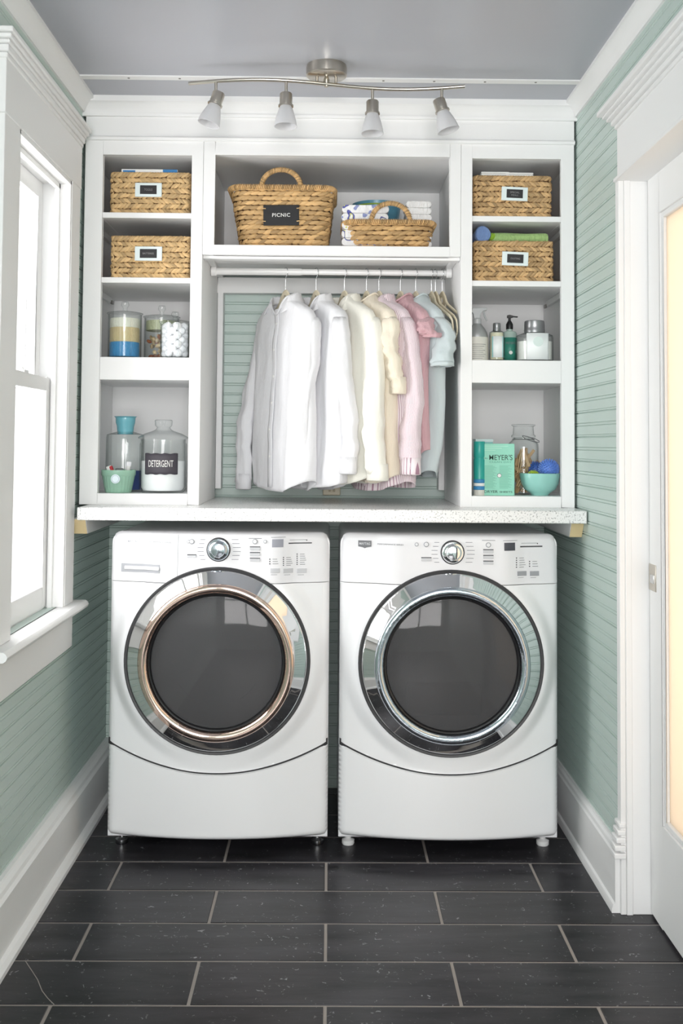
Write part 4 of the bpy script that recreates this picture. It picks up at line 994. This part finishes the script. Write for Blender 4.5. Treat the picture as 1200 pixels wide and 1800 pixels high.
mb = MB(); mb.lathe([(0, 0), (ra-.004, 0), (ra-.004, hca*.85), (0, hca*.85)], seg=32); o = mb.build('bath_salts', mat('pale_salts', (228, 222, 196), .7, bump=1, bscale=300)); o.location = (ja.location.x, ja.location.y, z0+.006); o['kind'] = 'stuff'; tag(o, 'pale cream grains filling the narrow glass jar', 'salts')
# pump bottle
Y = 3.47; x0 = at_px(882, Y); x1 = at_px(908, Y); r = (x1-x0)/2; t = thing('soap_pump_bottle', ((x0+x1)/2, Y, z0), 'green labelled soap bottle with a black pump', 'bottle')
hb = at(895, 583, Y).z-z0; hn = at(895, 578, Y).z-z0; ht = at(895, 554, Y).z-z0
M['soapb'] = mat('grey_green_bottle', (178, 198, 190), .2); M['soapl'] = mat('teal_green_label', (60, 142, 124), .45)
mb = MB(); mb.lathe([(0, 0), (r*.94, 0), (r, .004), (r, hb-.008), (r*.85, hb-.001), (.010, hb+.002), (.010, hn+.004), (0, hn+.004)], seg=40); mb.build('bottle_body', M['soapb'], t, angle=40)
mb = MB(); mb.grid(lambda a, b_: on_cyl(t.location.x-r*.85+r*1.7*a, .004+(hb*.76)*b_, r+.0008, t.location.x), 16, 1); lb = mb.build('paper_label', M['soapl'], t, solid=.0006)
mb = MB(); mb.lathe([(0, .001), (.006, .001), (.006, -.004)], (0, -r-.0008, hb*.32), 20, RXm); mb.build('round_seal', M['paper'], lb)
mb = MB(); text('MEYER\'S', r*1.3, (0, -r-.0016, hb*.62), h=.008, mb=mb); mb.build('lettering', M['print'], lb, smooth=False)
mb = MB(); mb.lathe([(0, hn-.002), (.0115, hn-.002), (.0118, hn+.014), (.007, hn+.024), (.0045, hn+.027), (.0045, ht-.008), (0, ht-.008)], seg=24)
mb.prism([(-.008, ht-.010), (-.008, ht-.001), (0, ht+.001), (.014, ht-.003), (.027, ht-.004), (.027, ht-.008), (.014, ht-.007), (.006, ht-.010)], 'y', -.0055, .0055)
mb.build('pump', M['black'], t, angle=35, bevel=.001)
jb, rb, hcb, htb = capped_jar('glass_bottle', 906, 972, 564, 583, 3.415, 'wide ridged glass jar with a grey cap and round pale label', .0335, M['silver'], .022, 480, 64)
mb = MB(); mb.lathe([(0, 0), (rb-.005, 0), (rb-.005, hcb*.60), (0, hcb*.61)], seg=40); o = mb.build('soap_flakes', mat('white_flakes', (244, 244, 240), .9)); o.location = (jb.location.x, jb.location.y, z0+.006); o['kind'] = 'stuff'; tag(o, 'white powder half filling the wide glass jar', 'powder')
mb = MB(); mb.grid(lambda a, b_: on_cyl(jb.location.x-rb*.58+rb*1.16*a, .004+(hcb*.86)*b_, rb+.001, jb.location.x), 16, 1); lb = mb.build('paper_label', M['lab1'], jb, solid=.0006)
mb = MB(); lr = .016; mb.lathe([(0, .0016), (lr, .0016), (lr, -.003)], (0, -rb-.0004, hcb*.62), 32, RXm); mb.build('round_seal', mat('pale_mint_seal', (214, 228, 224), .5), lb)

# right lower shelf
bx = (848, 904, 780, 871)
Y = 3.375; p0 = at(bx[0], bx[3], Y); p1 = at(bx[1], bx[2], Y)
t = thing('dryer_sheet_box', ((p0.x+p1.x)/2, Y+.02, z1), 'mint green carton of dryer sheets with dark lettering', 'box')
w = (p1.x-p0.x)/2; h = p1.z-z1
M['mintc'] = mat('mint_card', (146, 212, 190), .5, var=.04, vscale=60); M['mintd'] = mat('dark_green_ink', (50, 86, 74), .6); M['mintl'] = mat('light_mint_ink', (178, 226, 208), .6); M['mintm'] = mat('mid_mint_ink', (104, 172, 150), .6)
B(-w, w, -.02, .02, 0, h).build('carton', M['mintc'], t, bevel=.001)
mb = MB(); text("MEYER'S", w*1.46, (w*.14, -.0203, h*.735), h=h*.105, bold=.002, mb=mb); text('MRS.', w*.24, (-w*.80, -.0203, h*.715), h=h*.02, mb=mb)
text('DRYER', w*.85, (-w*.48, -.0203, h*.075), h=h*.050, bold=.006, mb=mb); text('SHEETS', w*.80, (w*.46, -.0203, h*.070), h=h*.034, bold=.004, mb=mb); mb.build('lettering', M['mintd'], t, smooth=False, label='dark green lettering')
mb = MB(); text('CLEAN DAY', w*1.4, (w*.12, -.0203, h*.645), h=h*.035, mb=mb)
for k in range(22):
    zz_ = h*(.57-.0205*k); 
    for s_ in (0, 1): a_ = -w*.9+s_*w*.95; mb.box(a_, a_+w*(.55+.3*((k*7+s_*3) % 5)/5), -.0205, -.0198, zz_, zz_+h*.0055)
mb.build('small_print', M['mintm'], t, smooth=False)
mb = MB(); mb.box(-w*.96, w*.2, -.0204, -.0198, h*.905, h*.918); mb.box(-w*.96, w*.6, -.0204, -.0198, h*.945, h*.955); mb.box(-w*.96, -w*.2, -.0204, -.0198, h*.868, h*.878); mb.build('pale_stripe', M['mintl'], t, smooth=False)
mb = MB(); mb.lathe([(0, .0216), (.0058, .0216), (.0058, .019)], (w*.04, 0, h*.385), 28, RXm); sl = mb.build('round_seal', M['paper'], t)
mb = MB(); mb.lathe([(.0058, .0195), (.0058, .0220), (.0067, .0220), (.0067, .0195)], (w*.04, 0, h*.385), 28, RXm, close=True); mb.build('seal_ring', M['printd'], sl)
# tall aqua bottle and mint carton at far left, partly behind the frame
Y = 3.44; xx = at_px(838, Y)
t = thing('softener_bottle', (xx, 3.385, z1), 'blue and teal bottle half hidden by the shelf frame, left of the carton', 'bottle')
hh3 = at(838, 776, 3.385).z-z1; r = .0185
M['teal'] = mat('teal_wrap', (42, 160, 150), .35); M['bluew'] = mat('blue_wrap', (64, 138, 190), .35)
mb = MB(); mb.lathe([(0, 0), (r*.95, 0), (r, .003), (r, .018)], seg=36); mb.build('base', M['slab'], t)
mb = MB(); mb.lathe([(r, .018), (r, .030)], seg=36); mb.lathe([(r, .040), (r, .052)], seg=36); mb.build('blue_band', M['bluew'], t, solid=.0005)
mb = MB(); mb.lathe([(r, .030), (r, .040)], seg=36); mb.build('white_band', M['paper'], t, solid=.0005)
mb = MB(); mb.lathe([(r, .052), (r, hh3*.66), (r*.9, hh3*.68), (r*.9, hh3*.70), (r, hh3*.72), (r, hh3-.004), (r*.9, hh3), (0, hh3)], seg=36); mb.build('teal_wrap', M['teal'], t, angle=40)
Y = 3.47; p0 = at(836, 800, Y); p1 = at(866, 772, Y)
t = thing('mint_carton', ((p0.x+p1.x)/2, 3.50, z1), 'pale aqua carton standing behind the mint box', 'box')
w = (p1.x-p0.x)/2; h = p1.z-z1; B(-w, w, -.03, .03, 0, h-.004).build('carton', mat('pale_aqua_card', (150, 214, 212), .5), t, bevel=.001); B(-w-.001, w+.001, -.031, .031, h-.010, h).build('lid_edge', mat('white_aqua_card', (214, 236, 236), .5), t, bevel=.001)
# clip-top jar with clothespins
Y = 3.475; x0 = at_px(893, Y); x1 = at_px(946, Y); r = (x1-x0)/2; hb = at(920, 770, Y).z-z1; ht = at(920, 746, Y).z-z1
t = thing('clip_top_jar', ((x0+x1)/2, Y, z1), 'clip-top glass jar of wooden clothespins behind the mint bowl', 'jar')
mb = MB(); mb.lathe(jarprof(r, hb, .003, .030, r*.66), seg=48); mb.build('jar_body', M['glass'], t, angle=50)
mb = MB(); mb.lathe([(r*.62, hb-.004), (r*.62, hb+.001), (r*.78, hb+.002), (r*.80, hb+.008), (r*.70, hb+.012), (r*.66, ht-.008), (r*.78, ht-.004), (r*.78, ht-.001), (r*.7, ht), (0, ht)], seg=48); mb.build('lid', M['glass'], t, angle=50)
mb = MB(); rr = r*.72; n = 40; mb.tube([Vector((rr*cos(2*pi*i/n), rr*sin(2*pi*i/n), hb-.004)) for i in range(n)], .0014, 6, closed=True)
mb.tube([(-rr*.3, -rr-.002, hb+.006), (0, -rr-.004, hb-.004), (rr*.8, -rr*.9, hb-.012), (rr*1.35, -rr*.5, hb-.014), (rr*1.4, -rr*.3, hb-.010), (rr*.9, -rr*.9, hb-.002), (rr*.2, -rr-.006, hb+.004), (-rr*.3, -rr-.002, hb+.008)], .0015, 6)
mb.build('wire_clip', M['silver'], t)
M['pin'] = mat('clothespin_wood', (192, 158, 116), .6, island=.3)
r_ = random.Random(9)
def pin_mesh():
    mb = MB()
    for s_ in (-1, 1): mb.prism([(s_*.001, -.036), (s_*.0055, -.036), (s_*.0055, .02), (s_*.003, .036), (s_*.0005, .036), (s_*.002, 0)], 'y', -.005, .005)
    return mb
pin0 = None
nP = 0
for k in range(6):
    for i in range(5):
        a = 2*pi*i/5 + k*.7 + r_.uniform(-.2, .2); rr = (r-.018)*(.85 if i % 2 else .5)
        if pin0 is None:
            pin0 = thing('clothespin', (0, 0, 0), 'wooden clothespin in the clip-top jar', 'clothespin', 'clothespins in the clip-top jar')
            pin_mesh().build('wood', M['pin'], pin0, smooth=False)
            mb = MB(); mb.tube([(-.006, 0, -.002), (0, -.0055, .0), (.006, 0, -.002), (0, .0055, 0)], .001, 5, closed=True); mb.build('spring', M['silver'], pin0)
            c_ = pin0
        else: c_ = copy_tree(pin0)
        c_.location = (t.location.x+rr*cos(a), Y+rr*sin(a), z1+.036+k*.017)
        c_.rotation_euler = (r_.uniform(-.7, .7), r_.uniform(-.7, .7), r_.uniform(0, pi)); c_.scale = (.92,)*3
# bowl with spiky dryer balls
Y = 3.42; x0 = at_px(915, Y-.02); x1 = at_px(986, Y-.02); r = (x1-x0)/2; hb = at(950, 832, Y).z-z1
t = thing('mint_bowl', ((x0+x1)/2, Y, z1), 'aqua mint glazed bowl holding spiky dryer balls', 'bowl')
M['bowlm'] = mat('aqua_mint_glaze', (150, 205, 196), .25, coat=.4)
mb = MB(); mb.lathe([(0, 0), (r*.42, 0), (r*.45, .004), (r*.55, .010), (r*.78, hb*.28), (r*.92, hb*.55), (r*.985, hb*.85), (r, hb), (r-.003, hb+.001), (r-.006, hb-.002), (r*.90, hb*.55), (r*.74, hb*.30), (r*.4, .012), (0, .010)], seg=64); mb.build('bowl_body', M['bowlm'], t, angle=60)
def spiky(u, v, Y, rad, rgb, label):
    p = at(u, v, Y); mb = MB(); mb.ball((0, 0, 0), rad*.80, seg=24, rings=16); n = 190; ga = pi*(3-sqrt(5))
    for i in range(n):
        z_ = 1-2*(i+.5)/n; q = sqrt(1-z_*z_); d_ = Vector((q*cos(ga*i), q*sin(ga*i), z_))
        x_ = d_.orthogonal().normalized(); y_ = d_.cross(x_); w_ = rad*.075
        vs = [d_*rad*.79+x_*w_*cos(a)+y_*w_*sin(a) for a in (0, pi/2, pi, 3*pi/2)] + [d_*rad*.99+x_*w_*.6*cos(a)+y_*w_*.6*sin(a) for a in (0, pi/2, pi, 3*pi/2)]
        mb.add(vs, [(0, 1, 5, 4), (1, 2, 6, 5), (2, 3, 7, 6), (3, 0, 4, 7), (4, 5, 6, 7)])
    o = mb.build('dryer_ball', mat(label.split()[0]+'_rubber', rgb, .5), smooth=False); o.location = p; return tag(o, label, 'dryer ball', 'spiky dryer balls in the mint bowl')
spiky(964, 825, 3.415, .036, (100, 140, 215), 'light blue large spiky dryer ball at the right of the mint bowl')
spiky(940, 826, 3.455, .030, (70, 110, 185), 'darker blue spiky dryer ball at the back of the mint bowl')
spiky(937, 838, 3.395, .022, (165, 190, 60), 'lime green spiky dryer ball at the left rim of the mint bowl')

# ------------------------------------------------------------------ clothes rod
RY, RZ = 3.58, 1.841
t = thing('clothes_rod', (0, RY, RZ), 'white telescoping tension rod across the niche', 'clothes rod')
xj = at_px(527, RY)
def xtube(mb, x0, x1, r): return mb.lathe([(0, x0), (r, x0), (r, x1), (0, x1)], seg=24, M=Matrix.Rotation(pi/2, 3, 'Y'))
MB_ = MB(); xtube(MB_, xj, .397, .0105); MB_.build('inner_rod', M['rod'], t, angle=40)
MB_ = MB(); xtube(MB_, -.393, xj, .0125); MB_.build('outer_rod', M['rod'], t, angle=40)
for x0, x1 in ((-.4125, -.393), (.397, .4165)): MB_ = MB(); xtube(MB_, x0, x1, .0165); MB_.build('end_cap', M['rod'], t, angle=40, bevel=.002)

# ------------------------------------------------------------------ hangers
def hanger_parts(t):
    """local: u along x, facing y, z=0 at the top of the velvet neck"""
    # outline of the plate : neck hump, sloping arms, lower bar
    def arm(s): return [(s*.0, 0), (s*.012, -.004), (s*.030, -.020), (s*.042, -.040), (s*.060, -.052), (s*.12, -.078), (s*.185, -.104), (s*.207, -.120), (s*.214, -.142), (s*.214, -.160)]
    mb = MB()
    for s in (-1, 1):
        pts = arm(s); mb.tube([(x, 0, z) for x, z in pts], [.006, .007, .008, .009, .0075, .007, .0065, .006, .0055, .005], 8, flat=.9)
    mb.v = [(x, y*.42, z) for x, y, z in mb.v]
    a = MB(); a.tube([(-.214, 0, -.160), (-.205, 0, -.171), (0, 0, -.172), (.205, 0, -.171), (.214, 0, -.160)], .0045, 8); a.v = [(x, y*.5, z) for x, y, z in a.v]; mb.add(a.v, a.f)
    # web of the neck with its eye
    n = 24; vs = []; fs = []
    for side in (-.003, .003):
        for i in range(n):
            an = 2*pi*i/n; vs.append((.036*cos(an)*(1-.25*sin(an)), side, -.034+.030*sin(an))); vs.append((.012*cos(an), side, -.028+.014*sin(an)))
    for i in range(n):
        j = (i+1) % n; fs += [(2*i, 2*j, 2*j+1, 2*i+1), (2*n+2*i, 2*n+2*i+1, 2*n+2*j+1, 2*n+2*j), (2*i, 2*n+2*i, 2*n+2*j, 2*j), (2*i+1, 2*j+1, 2*n+2*j+1, 2*n+2*i+1)]
    mb.add(vs, fs)
    body = mb.build('velvet_frame', M['hanger'], t, angle=50)
    # metal hook
    pts = [(0, 0, -.006), (0, 0, .036), (.0015, 0, .046), (.008, 0, .056)]
    c = (0, .0, .0775)
    R0 = .0155
    pts = [(0, 0, -.006), (0, 0, .040), (.004, 0, .048)] + [(R0*cos(radians(a_)), 0, .0655+R0*sin(radians(a_))) for a_ in range(-38, 200, 17)]
    MB().tube(pts, .0016, 8).build('hook', M['hook'], t, angle=60)
hang0 = None
def hang(u, alpha, label, group=None):
    global hang0
    X = at_px(u, RY)
    loc = (X, RY, RZ - .0665)
    rz = atan2(-cos(radians(alpha)), sin(radians(alpha)))
    if hang0 is None:
        hang0 = thing('clothes_hanger', loc, label, 'hanger', group); hanger_parts(hang0); h_ = hang0; h_.scale = (.86, 1, 1)
    else: h_ = copy_tree(hang0); h_['label'] = label; h_['group'] = group
    h_.scale = (1, 1, 1) if label.startswith('empty') else (.86, 1, 1)
    h_.location = loc; h_.rotation_euler = (0, 0, rz); return Vector(loc), rz
# ------------------------------------------------------------------ garments
def fold(x, y, z, seed, amp):
    return amp*(noise.noise(Vector((x*9+seed, y*9, z*2.2)))*.7 + noise.noise(Vector((x*22+seed, y*22+3, z*4)))*.35)
def torso(width, L_, thick, seed, hemcurve=.02, neck=.062, neckd=.038, nz=46, na=72, flare=.0, drop_front=.05, top=.012):
    """closed-sided loft, open at neck and hem. local x = along the shoulders, -y... front = +y"""
    sh = [(-.030, neck/ .21, neckd), (-.040, .36, neckd+.002), (-.052, .54, .036), (-.068, .72, .034), (-.084, .88, .034), (-.104, .97, .036), (-.125, .985, .038), (-.15, 1.0, .042)]
    prof = [(z, k*width, b) for z, k, b in sh]; n2 = nz
    for i in range(1, n2+1):
        f = i/n2; z = -.15 + (-L_+.15)*f; prof.append((z, width*(1+flare*f - .03*sin(pi*min(1, f*2))), .042+(thick-.042)*min(1, f*1.6)))
    vs = []; fs = []
    for k, (z, a, b_) in enumerate(prof):
        f = min(1, max(0, (-z-.1)/(L_-.1)))
        for i in range(na):
            an = 2*pi*i/na; c, s = cos(an), sin(an)
            x = a*(abs(c)**.75)*(1 if c >= 0 else -1); y = b_*(abs(s)**.8)*(1 if s >= 0 else -1)
            w = fold(x, s*.05, z, seed, .036*(.25+f))
            y += w + .006*f*sin(x*52+seed) + .0022*noise.noise(Vector((x*60+seed, s*3, z*14)))
            x += .3*fold(y, x, z, seed+9, .03)*f
            zz = z
            if k < 8: zz = z - drop_front*math.exp(-(x/.034)**2)*(1 if s > 0 else 0)*(1-k/8.) + .018*(abs(c)**3)*(1 if k < 1 else 0)
            if f > .8: zz += hemcurve*((f-.8)/.2)*(abs(c)**2.5) + .006*sin(an*3+seed)*((f-.8)/.2)
            vs.append((x, y, zz))
    for k in range(len(prof)-1):
        for i in range(na): j = (i+1) % na; fs.append((k*na+i, k*na+j, (k+1)*na+j, (k+1)*na+i))
    mb = MB().add(vs, fs); mb.uvi = [(i % na)/na*.9 if False else (i % na)/na for i in range(len(vs))]; return mb
def sleeve(side, width, z_end, seed, r0=.052, r1=.042, out=.06, fwd=.0, squash=.55, bend=.0, n=26, z0=-.108):
    vs = []; fs = []; na = 28; ctr = []
    for k in range(n+1):
        f = k/n; z = z0 + (z_end-z0)*f
        cx_ = side*(width-.030+(out+.012)*(1-(1-f)**1.6) + bend*sin(pi*f)); cy_ = fwd*f + .012*sin(f*5+seed)
        rr = r0+(r1-r0)*f
        if k < 3: rr *= (.62, .85, .96)[k]
        ctr.append((cx_, cy_, z))
        for i in range(na):
            an = 2*pi*i/na
            x = cx_ + rr*cos(an)*(.85); y = cy_ + rr*squash*sin(an) + fold(cos(an)*.04+seed, f, z*1.5, seed, .020*(.3+f*.7)) + .003*sin(5*an+seed+8*f)
            vs.append((x, y, z + side*0 - (.0 if f < .95 else .004*cos(an))))
    for k in range(n):
        for i in range(na): j = (i+1) % na; fs.append((k*na+i, k*na+j, (k+1)*na+j, (k+1)*na+i))
    mb = MB().add(vs, fs); mb.uvi = [(i % na)/na for i in range(len(vs))]; return mb, ctr[-1], r1
def collar(seed, rx=.060, ry=.042, hgt=.030, point=.066, z=-.040, gap=.30):
    """stand and folded leaf, open at the front (+y)"""
    mb = MB(); n = 48
    def S(a, b_):
        front = abs(2*a-1)**2.4                      # 1 at the points
        up_ = min(1, b_/.4); g_ = .35 + 1.85*up_ if b_ <= .4 else 2.2-.75*((b_-.4)/.6)
        th = pi/2 + g_*.5 + (2*pi-g_)*a
        c, s = cos(th), sin(th); base_ = z - .052*math.exp(-(rx*c/.036)**2)*(1 if s > 0 else 0)
        topz = z + hgt*(1-.35*front)
        if b_ < .4:
            return Vector((rx*c, ry*s, base_+(topz-base_)*up_))
        t_ = (b_-.4)/.6; o_ = .003+.014*t_ + .010*front*t_; fall = hgt*(.95+.1*(1-front)) + (point-hgt)*front
        return Vector(((rx+o_)*c, (ry+o_)*s, topz+.003*sin(pi*min(1, t_*3)) - fall*t_))
    mb.grid(lambda a, b_: S(a, b_) + Vector((0, 0, .002*sin(a*30+seed))), n, 14)
    mb.uvi = [(i % (n+1))/n*.49 for i in range(len(mb.v))]
    return mb
def uvx(co): return (co.x*1.0, co.z)
def garment(u, alpha, name, label, cat, material, L_, width=.205, thick=.055, seed=1, long=True, sl_end=None, collar_=True, tee=False, out=(.07, .07), fwd=(0, 0), flare=.05, hemc=.03, cuff=True, mat2=None, r0=.052, r1=.042, hlabel=None, buttons=True, neckd=.038, neck=.062, sl_r=(None, None)):
    loc, rz = hang(u, alpha, hlabel, 'beige velvet hangers on the rod')
    # front (+y local) must face the camera's left: local x -> d, local y -> n
    t = thing(name, loc, label, cat, None); t.rotation_euler = (0, 0, rz)
    # with rz rotation local +y is (−sin, cos) = (cos a, sin a) (away); front is -y, so mirror y
    fl = Matrix.Scale(-1, 4, (0, 1, 0))
    def add(mb, nm, mt, **k):
        mb.v = [(x, -y, z) for x, y, z in mb.v]; mb.uv = uvx
        return mb.build(nm, mt, t, angle=80, **k)
    body = add(torso(width, L_, thick, seed, hemc, neck, neckd, flare=flare), 'body', material, solid=.0014)
    for i, s in enumerate((-1, 1)):
        e = sl_end[i] if isinstance(sl_end, tuple) else sl_end
        ra_, rb_ = r0, r1
        mb, ctr, rr = sleeve(s, width, e, seed+s*3, ra_, rb_, out[i], fwd[i], n=26 if long else 12)
        so = add(mb, 'sleeve', material, solid=.0014)
        if cuff:
            mb = MB(); prz = ctr[2]
            h_ = .055 if long else .014
            vs = []; 
            mb.lathe([(rb_*.88*.9, 0), (rb_*.95, .003), (rb_*.93, h_*.5), (rb_*.90, h_)], (0, 0, 0), 28)
            mb.v = [(ctr[0]+x*.98, ctr[1]+y*.62, prz-.002+z - (h_*.35 if long else 0)) for x, y, z in mb.v]
            mb.v = [(x, -y, z) for x, y, z in mb.v]; mb.uv = uvx
            mb.build('cuff', material, so, angle=80, solid=.0024)
    if collar_: add(collar(seed), 'collar', mat2 or material, solid=.0022)
    else:
        mb = MB(); n = 36; mb.tube([(neck*1.02*cos(2*pi*i/n), neckd*1.0*sin(2*pi*i/n), -.031-.010*max(0, sin(2*pi*i/n))+.018*abs(cos(2*pi*i/n))**3) for i in range(n)], .0038, 6, closed=True)
        add(mb, 'neckband', material)
    if buttons:
        mb = MB(); bm_ = MB(); bo = body.data.vertices
        fr = sorted([(v.co.z, v.co.y, v.co.x) for v in bo if abs(v.co.x) < .012 and v.co.y < 0], reverse=True)
        def yf_(z):
            c = min(fr, key=lambda q: abs(q[0]-z)); return c[1]
        Z0, Z1 = -.065, -L_+.01; n = 24
        mb.grid(lambda a, b_: (-.014+.028*a, yf_(Z0+(Z1-Z0)*b_)-.003-.0006*sin(a*pi), Z0+(Z1-Z0)*b_), 3, n)
        mb.uv = uvx; mb.build('placket', material, t, angle=80, solid=.0012)
        for k in range(6): zb_ = Z0-.05-k*(L_-.14)/6; bm_.lathe([(0, .0015), (.0045, .0012), (.005, 0)], (0, yf_(zb_)-.0045, zb_), 12, RXm)
        bm_.build('button', M['paper'], t)
    return t
CW = cloth('white_cotton', (226, 226, 229), .45, 22)
CC = cloth('cream_linen', (238, 236, 226), .28, 26)
CP = cloth('peach_knit', (236, 226, 208), .35, 40)
CS = cloth('pink_striped_cotton', (240, 228, 232), .25, 26, stripes=((176, 138, 156), 80))
CK = cloth('dusty_pink_knit', (204, 166, 172), .5, 60)
CB = cloth('pale_blue_grey_jersey', (198, 209, 211), .3, 20)
garment(499, 33, 'long_sleeved_shirt', 'white button-up shirt nearest the left end of the rod', 'shirt', CW, .682, seed=1.3, sl_end=(-.665, -.60), out=(.015, -.04), fwd=(.055, 0), r1=.040, width=.192, flare=-.08, hlabel='beige hanger of the white shirt nearest the left end of the rod')
garment(553, 31, 'long_sleeved_shirt', 'white button-up shirt second from the left on the rod', 'shirt', CW, .678, seed=4.1, sl_end=(-.60, -.60), out=(.02, .025), fwd=(.02, 0), r1=.042, flare=-.04, width=.198, hlabel='beige hanger of the second white shirt from the left')
garment(603, 28, 'long_sleeved_shirt', 'cream linen shirt with a collar beside the white shirts', 'shirt', CC, .655, seed=7.7, sl_end=(-.58, -.62), out=(.02, .045), r1=.050, flare=-.02, hlabel='beige hanger of the cream collared shirt')
garment(642, 24, 'knit_top', 'pale peach knit top with open neck beside the cream shirt', 'top', CP, .655, seed=9.2, sl_end=(-.32, -.34), collar_=False, buttons=False, out=(.02, .02), r1=.045, thick=.045, hlabel='beige hanger of the pale peach top')
garment(664, 27, 'long_sleeved_shirt', 'pink and white striped shirt with a cuffed sleeve', 'shirt', CS, .675, seed=12.4, sl_end=(-.58, -.60), out=(.02, .045), r1=.048, thick=.045, hlabel='beige hanger of the pink striped shirt', flare=.08)
garment(702, 23, 'short_sleeved_top', 'dusty pink knit top with cap sleeves', 'top', CK, .575, width=.20, seed=15.1, long=False, sl_end=(-.165, -.175), collar_=False, buttons=False, out=(.02, .03), r0=.05, r1=.045, thick=.042, cuff=True, hlabel='beige hanger of the dusty pink top', flare=-.02)
garment(729, 20, 'short_sleeved_top', 'pale blue-grey tee at the right of the clothes', 'top', CB, .640, width=.205, seed=18.8, long=False, sl_end=(-.26, -.27), collar_=False, buttons=False, out=(.03, .045), r0=.05, r1=.055, thick=.042, hlabel='beige hanger of the pale blue-grey tee', flare=-.12)
hang(757, 13.5, 'empty beige hanger just right of the pale blue-grey tee', 'beige velvet hangers on the rod')
hang(764, 13.5, 'empty beige hanger, middle of the three at the right end', 'beige velvet hangers on the rod')
hang(776, 14, 'empty beige hanger nearest the right end of the rod', 'beige velvet hangers on the rod')

# ------------------------------------------------------------------ ceiling light
LY = 3.03
t = thing('track_light', (-.018, LY, ZC), 'brushed nickel wavy track light with four frosted glass shades', 'ceiling light')
MB().lathe([(0, -.034), (.055, -.034), (.060, -.030), (.060, -.010), (.058, 0), (0, 0)], seg=56).build('canopy', M['nickel'], t, angle=40)
BZ = -.052
P_ = []
for i in range(41):
    f = i/40; x = -.404 + .812*f; P_.append((x, .024*sin(2*pi*(f-.02))*-1 , BZ + .004*sin(2*pi*f) - .004 + .003*0))
bar = MB().tube(P_, .0062, 12, flat=.9); bar.build('wavy_bar', M['nickel'], t, angle=50)
mb = MB(); mb.tube([(-.028, 0, -.034), (-.028, 0, BZ)], .004, 10); mb.tube([(.028, 0, -.034), (.028, 0, BZ)], .004, 10); mb.lathe([(0, BZ-.012), (.006, BZ-.011), (.009, BZ-.004), (.009, BZ+.010), (.006, -.034), (0, -.034)], seg=20)
mb.build('bar_support', M['nickel'], t, angle=50)
def barpt(x):
    f = (x+.404)/.812; return Vector((x, -.024*sin(2*pi*(f-.02)), BZ+.004*sin(2*pi*f)-.004))
for u, tilt in ((372, 17), (497, 0), (651, 0), (775, -17)):
    x = at_px(u, LY)+.018; b0 = barpt(x); end = b0 + Vector((0, 0, -.042))
    mb = MB(); mb.tube([b0, end], .0045, 10); mb.ball(end, .006, seg=10, rings=8)
    stem = mb.build('spot_stem', M['nickel'], t, angle=50)
    dx = .016 if tilt > 0 else (-.016 if tilt < 0 else 0)
    top = end + Vector((dx*.6, 0, .008 if tilt else .004))
    Mt = Matrix.Rotation(radians(tilt), 3, 'Y') @ Matrix.Rotation(radians(-4), 3, 'X')
    mb = MB(); mb.lathe([(0, 0), (.0165, 0), (.0185, -.003), (.0185, -.034), (.022, -.036), (.022, -.040), (0, -.040)], top, 32, Mt); mb.build('spot_cup', M['nickel'], t, angle=40)
    mb = MB(); mb.lathe([(.017, -.040), (.021, -.050), (.026, -.066), (.0305, -.084), (.033, -.100), (.0315, -.100), (.029, -.084), (.0245, -.066), (.0195, -.050), (.0155, -.041)], top, 40, Mt); mb.build('glass_shade', M['frost'], t, angle=60, label='white frosted glass shade')
    mb = MB(); mb.lathe([(0, -.080), (.010, -.078), (.015, -.066), (.010, -.050), (.008, -.040)], top, 20, Mt); mb.build('bulb', M['frost'], t, angle=60)
